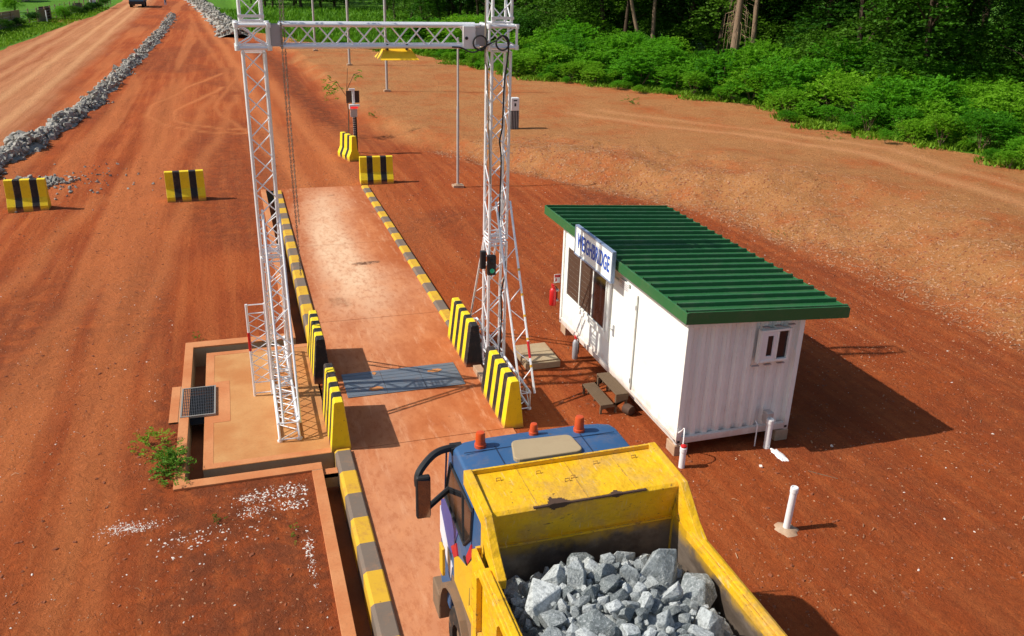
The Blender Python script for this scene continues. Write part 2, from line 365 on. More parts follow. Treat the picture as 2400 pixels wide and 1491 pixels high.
# ------------------------------------------------------------------ concrete lane (deck) : three slabs with joints, per-vertex dust
def deck_material():
    n = NM('dusty_lane_concrete'); g = n.pos
    at = n.n('ShaderNodeAttribute', attribute_name='dust'); sp = n.n('ShaderNodeSeparateColor'); n.L(at.outputs['Color'], sp.inputs[0])
    pale, red, wet = sp.outputs
    mid = n.noise(1.6, 7, .72, g, (1, .55, 1)); fine = n.noise(9, 7, .75, g, (1, .45, 1)); grit = n.noise(70, 3, .7, g)
    c = n.mix(n.ramp(mid, .3, .7), (.55, .20, .078), (.42, .115, .036))
    c = n.mix(n.m('MULTIPLY', pale, n.ramp(mid, .25, .6, .55, 1)), c, (.72, .47, .29))
    c = n.mix(n.m('MULTIPLY', red, n.ramp(fine, .25, .6, .4, 1)), c, (.35, .085, .025))
    c = n.mix(n.m('MULTIPLY', wet, n.ramp(fine, .3, .55)), c, (.11, .06, .03))
    c = n.mix(n.ramp(fine, .46, .66, 0, .5), c, (.36, .10, .035)); c = n.mix(n.ramp(n.noise(4, 6, .75, g, (1.4, .22, 1)), .52, .68, 0, .45), c, (.64, .33, .18))
    c = n.mix(n.ramp(grit, .64, .76, 0, .3), c, (.12, .05, .025))
    pit = n.m('MULTIPLY', n.ramp(n.voro(2.3, g), .035, .02), 1.); c = n.mix(n.m('MULTIPLY', pit, .7), c, (.06, .03, .02))
    n.col(c); n.rough(n.ramp(wet, 0, 1, .95, .5)); n.spec(.1); n.bump(n.m('ADD', fine, n.m('MULTIPLY', grit, .4)), .22, .012)
    return n.mat
M['deck'] = deck_material()
dv, df, da = [], [], []
for (y0, y1) in ((-3, 13.735), (13.75, 19.9), (19.915, 26.2), (26.212, 33.75)):
    xs = np.linspace(1.42, 4.58, 36); ys = np.linspace(y0, y1, max(8, int((y1-y0)/.09)))
    A, B = np.meshgrid(xs, ys, indexing='ij'); b = len(dv)
    zz = .030 + (fbm(A, B, 2, 5, 2)-.5)*.006
    u = (A-3)/1.55
    pale = np.exp(-((A-2.72-.1*np.sin(B*.4))/.66)**2)*np.exp(-((B-25.5)/5.5)**2)*1.25 + .35*np.exp(-((B-32)/2)**2)*np.exp(-(u/.7)**2)
    pale += .22*sst(.45, .7, fbm(A, B, 1.8, 71, 4, 2.5))
    red = .85*sst(.55, .95, abs(u)+(fbm(A, B, 1.5, 73, 4, 2)-.5)*.9)*sst(19, 23, B) + .45*sst(.5, .7, fbm(A, B, 2.2, 75, 4, 2))
    red *= (1-.8*np.clip(pale, 0, 1))
    wd = np.hypot((A-3.3+.1*np.sin(B*9))/.42, (B-24.18)/.12); wet = sst(1.15, .75, wd+(fbm(A, B, .35, 77, 3)-.5)*.9)
    wet = np.maximum(wet, .5*sst(.72, .8, fbm(A, B, 1.1, 79, 4))*sst(15, 22, B))
    dv += list(map(tuple, np.stack([A, B, zz], -1).reshape(-1, 3))); da.append(np.stack([pale, red, wet, 0*wet+1], -1).reshape(-1, 4))
    m_, k_ = A.shape
    df += [(b+i*k_+j, b+(i+1)*k_+j, b+(i+1)*k_+j+1, b+i*k_+j+1) for i in range(m_-1) for j in range(k_-1)]
    # skirt down at the ends
    for j in (0, k_-1):
        row = [b+i*k_+j for i in range(m_)]; lo = []
        for r_ in row: dv.append((dv[r_][0], dv[r_][1], -.3)); lo.append(len(dv)-1)
        da.append(np.tile([0, .6, 0, 1], (m_, 1)))
        df += [(row[i], row[i+1], lo[i+1], lo[i]) for i in range(m_-1)]
me = bpy.data.meshes.new('concrete_lane'); me.from_pydata(dv, [], df); me.materials.append(M['deck'])
ca = me.color_attributes.new('dust', 'FLOAT_COLOR', 'POINT'); ca.data.foreach_set('color', np.clip(np.concatenate(da), 0, 1).astype(np.float32).ravel())
o = bpy.data.objects.new('concrete_lane', me); COL.objects.link(o); o['kind'] = 'structure'

# painted kerbs
def kerb(name, x0, x1, y0, y1, first, label, deep, step=.69, hgt_=.10):
    m = MB(); y = y0; k = first
    while y < y1-.05:
        e = min(y+step*random.uniform(.97, 1.03), y1); m.mi = k % 2; b0 = len(m.f)
        w = (x1-x0)/2; yc = (y0+y1)/2
        m.prism([(-w, deep), (w, deep), (w, hgt_-.015), (w-.02, hgt_), (-w+.05, hgt_), (-w, hgt_-.045)], 'y', y-yc, e-yc)
        y = e; k += 1
    root = m.build(name, [M['kyel'], M['kgrey']]); root.location = ((x0+x1)/2, (y0+y1)/2, 0); tag(root, label, 'kerb', 'painted lane kerbs')
    return root
kerb('painted_kerb', 1.165, 1.455, .62, 13.68, 1, 'yellow and grey banded kerb beside the loaded tipper truck', -.46)
kerb('painted_kerb', 1.165, 1.455, 18.32, 33.3, 1, 'faded yellow and grey kerb running from the left barriers to the far ramp end', -.46)
kerb('painted_kerb', 4.53, 4.80, 18.45, 33.45, 1, 'yellow and grey kerb along the container side of the lane', -.05)

# low slab, drain walls, grate
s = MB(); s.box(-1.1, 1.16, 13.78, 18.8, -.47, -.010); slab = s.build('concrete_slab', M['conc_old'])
s = MB(); s.box(-1.103, 1.163, 13.777, 18.803, -.0098, .0); s.build('slab_top', M['conc'], slab)
tag(slab, 'dusty tan concrete pad under the left truss tower', 'slab')
b_ = MB(); b_.box(-1.1, -.93, 13.95, 18.62, -.02, .004); b_.box(-1.1, 1.14, 13.785, 13.95, -.02, .0045); b_.box(-1.1, 1.14, 18.62, 18.79, -.02, .0045); b_.box(-.93, -.62, 15.45, 17.25, -.02, .005)
b_.build('slab_border', M['lip'], slab)
w_ = MB(); w_.prism([(-1.56, 13.22), (.90, 13.22), (.90, 13.44), (-1.39, 13.44), (-1.39, 19.12), (.89, 19.12), (.89, 19.42), (-1.56, 19.42)], 'z', -.5, .035)
w_.box(.72, .90, -3, 13.22, -.5, .034); w_.box(.71, .89, 19.42, 33.8, -.5, .034)
w_.box(.90, 1.165, 13.1, 13.28, -.3, -.02); w_.box(-1.75, -1.56, 15.6, 17.15, -.3, .03)
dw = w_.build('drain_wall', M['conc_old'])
w2 = MB(); e_ = .004
w2.prism([(-1.56-e_, 13.22-e_), (.90+e_, 13.22-e_), (.90+e_, 13.44+e_), (-1.39+e_, 13.44+e_), (-1.39+e_, 19.12-e_), (.89+e_, 19.12-e_), (.89+e_, 19.42+e_), (-1.56-e_, 19.42+e_)], 'z', .0, .041)
w2.box(.72-e_, .90+e_, -3, 13.20, .0, .0405); w2.box(.71-e_, .89+e_, 19.44, 33.8, .0, .0405); w2.box(-1.75, -1.58, 15.6, 17.15, .0, .038); w2.box(.91, 1.16, 13.1, 13.28, -.1, -.012)
w2.build('wall_cap', M['lip'], dw, bevel=.006); tag(dw, 'low rust dusted concrete wall lining the drain around the pad', 'drain wall')
gr = empty('drain_grate', (-1.22, 16.37, .04)); tag(gr, 'square dark steel drain grate beside the tan pad', 'grate')
f = MB(); X0, X1, Y0, Y1 = -.33, .33, -.63, .63
f.box(X0, X1, Y0, Y0+.03, -.03, .015); f.box(X0, X1, Y1-.03, Y1, -.03, .015); f.box(X0, X0+.03, Y0+.03, Y1-.03, -.03, .015); f.box(X1-.03, X1, Y0+.03, Y1-.03, -.03, .015)
M['gframe'] = plain('grate_frame', (.30, .27, .23), .6, .2); f.build('frame', M['gframe'], gr)
f = MB()
for i in range(19): x = X0+.035+i*(X1-X0-.07)/18; f.box(x-.005, x+.005, Y0+.03, Y1-.03, -.025, .010)
for i in range(9): y = Y0+.12+i*(Y1-Y0-.24)/8; f.box(X0+.03, X1-.03, y-.004, y+.004, -.022, .006)
M['gratebar'] = plain('grate_bar', (.07, .07, .072), .5, .3); f.build('grating', M['gratebar'], gr)
f = MB(); f.box(X0+.02, X1-.02, Y0+.02, Y1-.02, -.20, -.18); f.build('backing', M['dark'], gr)
# weigh sensor plate
pl = empty('steel_plate', (2.92, 16.3, .034)); tag(pl, 'blue grey steel plate set across the lane between the barriers', 'plate')
f = MB()
for i in range(3): f.box(-1.24+i*.83, -1.24+(i+1)*.83-.008, -.55, .55, 0, .014)
f.build('panel', M['steel'], pl, bevel=.004)
f = MB()
for i in range(7): f.box(-1.23, 1.23, -.5+i*.155, -.485+i*.155, .0141, .019)
f.build('tread_rib', M['steel'], pl)
def blotch(mb, cx, cy, rx, ry, z, n=18, sd=1):
    r = random.Random(sd); p = [(cx+rx*math.cos(a)*(k := r.uniform(.65, 1.1)), cy+ry*math.sin(a)*k) for a in [2*math.pi*i/n for i in range(n)]]
    mb.prism(p, 'z', z, z+.003)
f = MB(); blotch(f, -.62, -.30, .17, .10, .0185, sd=3); blotch(f, .75, .22, .17, .09, .0185, sd=5); blotch(f, -.55, .42, .05, .09, .0185, sd=8)
M['clay'] = concrete('orange_clay', (.52, .22, .08), (.42, .15, .05), .5, 5)
f.each('clay_patch', M['clay'], pl)

# ------------------------------------------------------------------ jersey barriers
def jersey(name, label, group, loc, rz, L=1.32, H=1.12):
    prof = [(-.26, 0), (.26, 0), (.27, .22), (.145, .50), (.105, H-.02), (.09, H), (-.09, H), (-.105, H-.02), (-.145, .50), (-.27, .22)]
    fr = [0, .21, .385, .62, .80, 1.0]; m = MB()
    for i in range(5): m.mi = i % 2; m.prism([(y, z) for y, z in prof], 'x', -L/2+L*fr[i], -L/2+L*fr[i+1])
    root = m.build(name, [M['yellow'], M['black']], weld=True, bevel=.008); root.location = loc; root.rotation_euler = (0, 0, rz); tag(root, label, 'barrier', group)
    return root
JG = 'short yellow and black concrete barriers in the yard'
jersey('concrete_barrier', 'yellow and black barrier at the left edge beside the small rock heap', JG, (-7.1, 32.68, hz(-7.1, 32.7)-.03), R(0), 1.28)
jersey('concrete_barrier', 'yellow and black barrier alone in the open yard left of the tower', JG, (-1.95, 32.92, hz(-1.95, 32.9)-.03), R(3), 1.34)
jersey('concrete_barrier', 'yellow and black barrier at the far right corner of the ramp', JG, (5.26, 34.15, hz(5.3, 34.1)-.03), R(-2), 1.32)
jersey('concrete_barrier', 'yellow barrier seen end on below the camera post', JG, (4.80, 39.05, hz(4.8, 39.0)-.03), R(106), 1.32)
def lane_barrier(label, loc, flip, L=1.98, H=1.02, wb=.37, slant=0):
    m = MB(); n = 8
    for i in range(n):
        m.mi = 0 if (i % 2 == 0) != flip else 1
        m.prism([(-wb/2, 0), (wb/2, 0), (.09, H-.03), (.07, H), (-.07, H), (-.09, H-.03)], 'y', L*i/n, L*(i+1)/n)
    root = m.build('lane_barrier', [M['yellow'], M['black']], weld=True, bevel=.008); root.location = loc; tag(root, label, 'barrier', 'tall striped barriers guarding the scale')
    return root
lane_barrier('striped barrier with yellow near end at the front corner of the tan pad', (1.30, 13.76, .0), False, 1.68)
lane_barrier('striped barrier with black near end behind the other on the tan pad', (1.27, 16.62, .0), True, 1.68)
lane_barrier('striped barrier with yellow near end between the truck cab and right tower', (4.60, 13.74, .0), False, 1.68, wb=.40)
lane_barrier('striped barrier with black near end at the foot of the right tower', (4.58, 16.55, .0), True, 1.75, wb=.40)
c = MB(); c.box(4.50, 4.68, 15.60, 16.40, 0, .14); tag(c.build('concrete_block', M['block'], bevel=.01), 'pale concrete kerb block lying between the two right hand barriers', 'block')

# ------------------------------------------------------------------ truss gantry
def lerp(a, b, t): return a+(b-a)*t
def truss(mb, p0, p1, u, v, nb, rc=.03, rd=.013, sides=(0, 1, 2, 3), x=False, ends=True):
    """box truss from p0 to p1; u,v half-size vectors"""
    p0, p1, u, v = map(Vector, (p0, p1, u, v))
    cs = [-u-v, u-v, u+v, -u+v]
    for c in cs: mb.tube([p0+c, p1+c], rc, 10)
    for k in sides:
        a, b = cs[k], cs[(k+1) % 4]
        for i in range(nb):
            t0, t1 = i/nb, (i+1)/nb; q0, q1 = p0.lerp(p1, t0), p0.lerp(p1, t1)
            if i % 2 == 0: mb.tube([q0+a, q1+b], rd, 6)
            else: mb.tube([q0+b, q1+a], rd, 6)
            if x: mb.tube([q0+b, q1+a] if (i+(k//2)) % 2 == 0 else [q0+a, q1+b], rd, 6)
        if ends:
            for q in (p0, p1): mb.tube([q+a, q+b], rd*1.2, 6)
    return mb
G = empty('truss_gantry', (2.7, 16.4, 0)); tag(G, 'silver aluminium truss gantry of two lattice towers and a beam over the lane', 'gantry')
def gpart(mb, name, mat, parent=G, smooth=True):
    o = mb.build(name, mat, None, smooth=smooth); o.data.transform(Matrix.Translation((-2.7, -16.4, 0))) ; o.parent = parent; return o
MX = (.43, 4.96); HW = .185
for cx in MX:
    m = MB()
    truss(m, (cx, 16.4, .10), (cx, 16.4, 3.0), (HW, 0, 0), (0, HW, 0), 8)
    truss(m, (cx, 16.4, 3.06), (cx, 16.4, 6.78), (HW, 0, 0), (0, HW, 0), 10)
    truss(m, (cx, 16.4, 7.30), (cx, 16.4, 9.6), (HW, 0, 0), (0, HW, 0), 6)
    for z in (2.92, 3.0, 3.06, 3.14, .1, .45):
        for a, b in (((-1, -1), (1, -1)), ((1, -1), (1, 1)), ((1, 1), (-1, 1)), ((-1, 1), (-1, -1))):
            m.tube([(cx+a[0]*HW, 16.4+a[1]*HW, z), (cx+b[0]*HW, 16.4+b[1]*HW, z)], .016, 6)
    gpart(m, 'mast', M['alu'])
m = MB(); truss(m, (.90, 16.4, 7.06), (4.52, 16.4, 7.06), (0, 0, .185), (0, .17, 0), 11, .04, .015); gpart(m, 'beam', M['alu'])
for cx, sgn in ((MX[0], 1), (MX[1], -1)):
    m = MB(); hw = .27
    for z in (6.86, 7.24):
        for a, b in (((-1, -1), (1, -1)), ((1, -1), (1, 1)), ((1, 1), (-1, 1)), ((-1, 1), (-1, -1))):
            m.tube([(cx+a[0]*hw, 16.4+a[1]*hw, z), (cx+b[0]*hw, 16.4+b[1]*hw, z)], .034, 8)
    for a in ((-1, -1), (1, -1), (1, 1), (-1, 1)):
        m.tube([(cx+a[0]*hw, 16.4+a[1]*hw, 6.84), (cx+a[0]*hw, 16.4+a[1]*hw, 7.26)], .026, 8)
        for z in (6.86, 7.24): m.lathe([(.045, -.04), (.045, .04)], (cx+a[0]*hw, 16.4+a[1]*hw, z), 10)
    # curved cross braces on near and far faces
    for yy in (16.4-hw, 16.4+hw):
        m.tube([(cx-hw, yy, 6.88), (cx-.05, yy, 7.0), (cx+.06, yy, 7.12), (cx+hw*.8, yy, 7.22)], .014, 6)
        m.tube([(cx+hw, yy, 6.88), (cx+.05, yy, 7.0), (cx-.06, yy, 7.12), (cx-hw*.8, yy, 7.22)], .014, 6)
    for z in (7.36,): m.box(cx-.22, cx+.22, 16.4-.235, 16.4-.195, z, z+.05)
    sb = gpart(m, 'sleeve_block', M['alu'])
    m = MB(); x0 = cx+sgn*.30; m.box(min(x0, x0+sgn*.20), max(x0, x0+sgn*.20), 16.4-.19, 16.4-.178, 6.88, 7.24); m.box(min(x0, x0+sgn*.20), max(x0, x0+sgn*.20), 16.578, 16.59, 6.88, 7.24)
    for xx in (x0, x0+sgn*.20): m.box(xx-.008, xx+.008, 16.2, 16.6, 6.86, 7.25)
    gpart(m, 'end_plate', M['cast'], sb, False)
# white control box on the beam
m = MB(); m.box(4.19, 4.42, 16.13, 16.22, 6.84, 7.24); bx = gpart(m, 'control_box', M['whitep'], G, False)
m = MB(); m.lathe([(.03, 0), (.03, .012)], (0, 0, 0), 12); o = m.build('dial', M['dark']); o.data.transform(Matrix.Translation((4.25-2.7, 16.128-16.4, 7.03)) @ Matrix.Rotation(R(90), 4, 'X')); o.parent = bx
# base outriggers and braces
for cx in MX:
    m = MB()
    for s_ in (-1, 1):
        truss(m, (cx, 16.4+s_*.2, .22), (cx, 16.4+s_*2.02, .22), (.18, 0, 0), (0, 0, .17), 6, .026, .011)
        for dx in (-.18, .18): m.lathe([(.05, 0), (.05, .03), (.018, .035), (.018, .08)], (cx+dx, 16.4+s_*1.98, 0), 10)
    gpart(m, 'outrigger', M['alu'])
    for s_ in (-1, 1):
        m = MB(); dx = .18*(1 if cx > 2 else -1)
        a0, a1 = Vector((cx+.06, 16.4+s_*.17, 3.85)), Vector((cx+.06, 16.4+s_*1.98, .34))
        if cx > 2: a0.x, a1.x = cx+.10, cx+.14
        off = Vector((.15, 0, 0))
        m.tube([a0-off, a1-off], .024, 8); m.tube([a0+off, a1+off], .024, 8)
        for i in range(9):
            t0, t1 = (i+.3)/9.5, (i+1.0)/9.5
            m.tube([a0.lerp(a1, t0)-off, a0.lerp(a1, t1)+off] if i % 2 else [a0.lerp(a1, t0)+off, a0.lerp(a1, t1)-off], .010, 6)
        br = gpart(m, 'brace', M['alu'])
        if cx > 2 and s_ < 0:
            m = MB()
            for t_ in (.36, .49, .60, .72, .86): q = a0.lerp(a1, t_)+off; d = (a1-a0).normalized()*.025; m.tube([q-d, q+d], .028, 10)
            M['tape_y'] = plain('yellow_tape', (.7, .38, .03), .5)
            for q in m.p[:]:
                mm = MB(); mm.v = m.v[q[0]:q[0]+20]; mm.f = [tuple(i-q[0] for i in f) for f in m.f[q[1]:q[1]+12]]; gpart(mm, 'yellow_tape', M['tape_y'], br)
            m = MB(); q = a0.lerp(a1, .775)+off; d = (a1-a0).normalized()*.17; m.tube([q-d, q+d], .029, 10); gpart(m, 'red_tape', M['red'], br)
# side ladder panel of the left tower
m = MB(); xl, xr, yy = -.13, .215, 16.4
for x in (xl, xr):
    m.tube([(x, yy, 0), (x, yy, 2.02)], .026, 10)
for z in (.30, 1.82, 2.0, .06): m.tube([(xl, yy, z), (xr, yy, z)], .012, 6)
zz = [.30+i*.217 for i in range(8)]
for i in range(7):
    m.tube([(xl, yy, zz[i]), (xr, yy, zz[i+1])], .009, 6); m.tube([(xr, yy, zz[i]), (xl, yy, zz[i+1])], .009, 6)
lp = gpart(m, 'side_ladder', M['alu']); m = MB(); m.tube([(xl, yy, 1.02), (xl, yy, 1.42)], .030, 10); gpart(m, 'red_tape', M['red'], lp)
# hoist chains hanging beside the towers
M['chain'] = paint('old_chain', (.34, .29, .22), (.35, .2, .1), .6, .6, .4, 20)
for cx, top, bot, dy in ((.93, 9.6, 2.6, .0), (.985, 9.6, 3.6, .05)):
    m = MB(); z = top; k = 0
    while z > bot:
        a = Vector((.012, 0, 0)) if k % 2 else Vector((0, .012, 0)); c = Vector((cx+.02*math.sin(z*.8), 16.18+dy, z))
        m.tube([c-a+Vector((0, 0, .02)), c+Vector((0, 0, .03)), c+a+Vector((0, 0, .02)), c+a-Vector((0, 0, .02)), c-Vector((0, 0, .03)), c-a-Vector((0, 0, .02))], .0065, 5, True)
        z -= .048; k += 1
    gpart(m, 'hoist_chain', M['chain'])
m = MB(); pts = [(4.62, 16.15, 9.6-i*.3) for i in range(11)]+[(4.66+i*.02, 16.15, 6.5-i*.45) for i in range(6)]; m.tube(pts, .014, 6); gpart(m, 'hoist_rope', M['chain'])
# black cable coiling on the beam and down the right tower
def catmull(pts, k=8):
    P = [Vector(p) for p in pts]; P = [P[0]]+P+[P[-1]]; out = []
    for i in range(1, len(P)-2):
        for j in range(k):
            t = j/k; a, b, c, d = P[i-1], P[i], P[i+1], P[i+2]
            out.append(.5*((2*b)+(c-a)*t+(2*a-5*b+4*c-d)*t*t+(3*b-a-3*c+d)*t**3))
    out.append(P[-2]); return out
def loop(cx, cz, r, y, a0, n=10): return [(cx+r*math.cos(a0-2*math.pi*i/n), y-.004*i, cz+r*math.sin(a0-2*math.pi*i/n)) for i in range(n+1)]
cab = [(3.98, 16.16, 6.87), (4.15, 16.14, 6.86), (4.28, 16.12, 6.80), (4.38, 16.1, 6.78)] + loop(4.50, 6.95, .13, 16.1, R(-100)) + [(4.6, 16.08, 6.89), (4.72, 16.08, 6.95), (4.85, 16.08, 7.02)] + loop(4.93, 6.95, .13, 16.07, R(90)) + [(5.03, 16.06, 6.97), (5.06, 16.1, 6.75), (5.0, 16.12, 6.2), (4.98, 16.12, 5.4), (4.93, 16.12, 5.1), (4.97, 16.12, 4.7), (4.96, 16.13, 3.4), (5.02, 16.13, 2.9), (5.12, 16.14, 2.4), (5.04, 16.15, 1.9), (5.07, 16.2, 1.3), (5.05, 16.2, .6), (5.05, 16.2, .02)]
m = MB(); m.tube(catmull(cab, 5), .016, 6); tag(m.build('black_cable', M['dark'], smooth=True), 'black cable looping along the beam and down the right tower', 'cable')
# yellow lamp hood under the beam
LH = empty('lamp_hood', (2.98, 16.4, 6.86)); tag(LH, 'yellow pyramid shaped lamp hood hanging under the truss beam', 'lamp')
M['hood'] = paint('hood_yellow', (.95, .56, .012), (.5, .22, .03), .15, .5)
m = MB(); b, tp = (.36, .33), (.25, .08); z0, z1 = -.21, -.03
A = [(-b[0], -b[1], z0), (b[0], -b[1], z0), (b[0], b[1], z0), (-b[0], b[1], z0), (-tp[0], -tp[1], z1), (tp[0], -tp[1], z1), (tp[0], tp[1], z1), (-tp[0], tp[1], z1)]
m.add(A, [(0, 1, 5, 4), (1, 2, 6, 5), (2, 3, 7, 6), (3, 0, 4, 7), (4, 5, 6, 7)])
m.add([(x*.96, y*.93, z-.006) for x, y, z in A], [(4, 5, 1, 0), (5, 6, 2, 1), (6, 7, 3, 2), (7, 4, 0, 3), (7, 6, 5, 4)])
m.build('hood', M['hood'], LH, recalc=False)
m = MB()
for x in (-.2, .16): m.box(x-.018, x+.018, -.20, -.16, -.05, .06); m.box(x-.018, x+.018, -.16, -.02, -.035, -.02)
m.each('bracket', M['dark'], LH, 2)
m = MB(); m.box(-.18, .18, -.06, .06, -.03, -.01); m.build('mounting_strap', M['hood'], LH)
# traffic light boxes on the right tower
TL = empty('traffic_light', (4.70, 16.14, 2.35)); tag(TL, 'black two part traffic light with a green lens clamped to the right tower', 'traffic light')
m = MB(); m.box(.0, .17, -.14, -.02, .0, .42); m.build('signal_head', M['dark'], TL, bevel=.01)
m = MB(); m.box(-.13, -.02, -.05, .06, .12, .50); m.build('side_lamp', M['dark'], TL, bevel=.01)
M['lens'] = plain('green_lens', (.01, .30, .16), .3, 0, ((.02, .5, .25), .12))
for z, mt in ((.10, 'lens'), (.30, 'dark')):
    m = MB(); m.lathe([(.05, 0), (.05, .012), (.02, .022)], (0, 0, 0), 14); o = m.build('lens', M[mt], TL); o.location = (.085, -.139, z); o.rotation_euler = (R(90), 0, 0)

# ------------------------------------------------------------------ container office
CT = empty('site_office', (8.36, 15.06, .22)); tag(CT, 'white shipping container office with a green ribbed roof', 'office')
x0, x1, y0, y1, H = -1.20, 1.20, -3.05, 3.05, 2.45
def corrug(L, n, d, fl=.30):
    """zig profile along 0..L: list of (s, depth)"""
    p = L/n; out = []
    for i in range(n):
        a = i*p; out += [(a, 0), (a+p*fl, 0), (a+p*.5, -d), (a+p*.5+p*fl, -d)]
    return out+[(L, 0)]
def wall_sheet(prof, place, z0, z1):
    m = MB(); k = len(prof); vs = [place(s, d, z0) for s, d in prof]+[place(s, d, z1) for s, d in prof]
    m.add(vs, [(i, i+1, k+i+1, k+i) for i in range(k-1)]); return m
ma = wall_sheet(corrug(2.24, 9, .062), lambda s, d, z: (x0+.08+s, y0+.05-d, z), .12, H-.1)
ma.build('end_wall', M['white'], CT, recalc=False)
mb_ = wall_sheet(corrug(2.24, 11, .034), lambda s, d, z: (x1-.08-s, y1-.03+d, z), .12, H-.1); mb_.build('end_wall', M['white'], CT, recalc=False)
mc = wall_sheet(corrug(5.94, 26, .022), lambda s, d, z: (x1-.03+d, y0+.08+s, z), .12, H-.1); mc.build('side_wall', M['white'], CT, recalc=False)
md = wall_sheet(corrug(5.94, 24, .007), lambda s, d, z: (x0+.03-d, y1-.08-s, z), .12, H-.1); md.build('side_wall', M['white'], CT, recalc=False)
m = MB()
for a in (x0, x1-.10):
    for b in (y0, y1-.10): m.box(a, a+.10, b, b+.10, 0, H)
for a in (x0+.001, x1-.081): m.box(a, a+.08, y0+.10, y1-.10, .02, .15); m.box(a, a+.08, y0+.10, y1-.10, H-.12, H-.01)
for b in (y0+.001, y1-.081): m.box(x0+.10, x1-.10, b, b+.08, .02, .15); m.box(x0+.10, x1-.10, b, b+.08, H-.12, H-.01)
m.build('frame', M['white'], CT, bevel=.006)
m = MB(); m.box(x0+.1, x1-.1, y0+.1, y1-.1, .04, .10); m.box(x0+.1, x1-.1, y0+.1, y1-.1, H-.05, H-.02); m.build('floor_and_ceiling', M['white'], CT)
m = MB()
for xx, yy, sx, sy in [(x0-.003, y0+.03, 0, 1), (x0+.03, y0-.003, 1, 0), (x1-.09, y0-.003, 1, 0), (x0-.003, y1-.09, 0, 1)]:
    m.box(xx, xx+(.055 if sx else .004), yy, yy+(.055 if sy else .004), .04, .09)
m.each('corner_casting_hole', M['dark'], CT)
# roof: ribbed sheet sloping to the right, green fascia
ry0, ry1, rx0, rx1 = -3.20, 3.93, -1.33, 1.90; zl, zr = 2.67, 2.47
def rz_(x): return zl+(zr-zl)*(x-rx0)/(rx1-rx0)
m = MB(); prof = []; nrib = 21; p = (ry1-ry0)/nrib
for i in range(nrib):
    a = ry0+i*p; prof += [(a, 0), (a+p*.02, .075), (a+p*.16, .075), (a+p*.24, .012), (a+p*.60, .006), (a+p*.98, 0)]
prof.append((ry1, 0)); k = len(prof); nsx = 8
vs = [(rx0+(rx1+.05-rx0)*j/nsx, y, rz_(rx0+(rx1+.05-rx0)*j/nsx)+d) for j in range(nsx+1) for y, d in prof]
m.add(vs, [(j*k+i, j*k+i+1, (j+1)*k+i+1, (j+1)*k+i) for j in range(nsx) for i in range(k-1)])
vs2 = [(v[0], v[1], v[2]-.008) for v in vs]
m.add(vs2, [(j*k+i+1, j*k+i, (j+1)*k+i, (j+1)*k+i+1) for j in range(nsx) for i in range(k-1)])
roof = m.build('roof', M['green'], CT, recalc=False)
m = MB()
m.box(rx0-.035, rx0-.004, ry0-.035, ry1+.035, zl-.17, zl+.04)
m.box(rx1+.051, rx1+.08, ry0-.035, ry1+.035, zr-.17, zr+.02)
for yy in (ry0-.034, ry1+.004):
    m.hexa([(rx0-.002, yy, zl-.175), (rx1+.05, yy, zr-.175), (rx1+.05, yy+.03, zr-.175), (rx0-.002, yy+.03, zl-.175), (rx0-.002, yy, zl+.05), (rx1+.05, yy, zr+.05), (rx1+.05, yy+.03, zr+.05), (rx0-.002, yy+.03, zl+.05)])
m.build('fascia', M['green'], roof, bevel=.004)
m = MB()
for yy in (-2.9, -1.4, .1, 1.6, 3.0, 3.9): m.hexa([(rx0, yy, zl-.10), (rx1, yy, zr-.10), (rx1, yy+.05, zr-.10), (rx0, yy+.05, zl-.10), (rx0, yy, zl-.02), (rx1, yy, zr-.02), (rx1, yy+.05, zr-.02), (rx0, yy+.05, zl-.02)])
for xx in (-1.19, 1.14): m.box(xx, xx+.05, y0+.1, y1-.1, H, rz_(xx)-.11)
m.build('rafter', M['galv'], roof)
# side windows (facing -x) : frame with three panes
wx = x0-.012
def Yw(y): return y-15.06
wa, wb_, wz0, wz1 = Yw(15.40), Yw(17.62), .92, 2.08
m = MB(); m.box(wx-.012, x0+.02, wa-.22, wb_+.25, .72, 2.33); m.build('window_panel', M['white'], CT)
bnd = [wb_, wb_-.78, wb_-1.52, wa]
wf = MB(); fx0, fx1 = wx-.04, wx-.0125; t_ = .045
wf.box(fx0, fx1, wa-t_, wb_+t_, wz1, wz1+t_); wf.box(fx0, fx1, wa-t_, wb_+t_, wz0-t_, wz0)
for b in bnd: wf.box(fx0, fx1, b-t_/2, b+t_/2, wz0, wz1)
wfo = wf.build('window', M['white'], CT, bevel=.004)
for i in range(3):
    pm = MB(); a, b = bnd[i+1]+t_/2, bnd[i]-t_/2
    if i < 2:
        nl = 9
        for j in range(nl):
            z = wz0+(wz1-wz0)*j/nl; dz = (wz1-wz0)/nl
            pm.hexa([(fx1-.006, a, z), (fx1-.004, a, z), (fx1-.004, b, z), (fx1-.006, b, z), (fx1-.009, a, z+dz*.995), (fx1-.007, a, z+dz*.995), (fx1-.007, b, z+dz*.995), (fx1-.009, b, z+dz*.995)])
        pm.build('blind', M['blind'], wfo)
    else:
        pm.box(fx1-.012, fx1-.006, a, b, wz0, wz1); pm.build('pane', M['glass'], wfo)
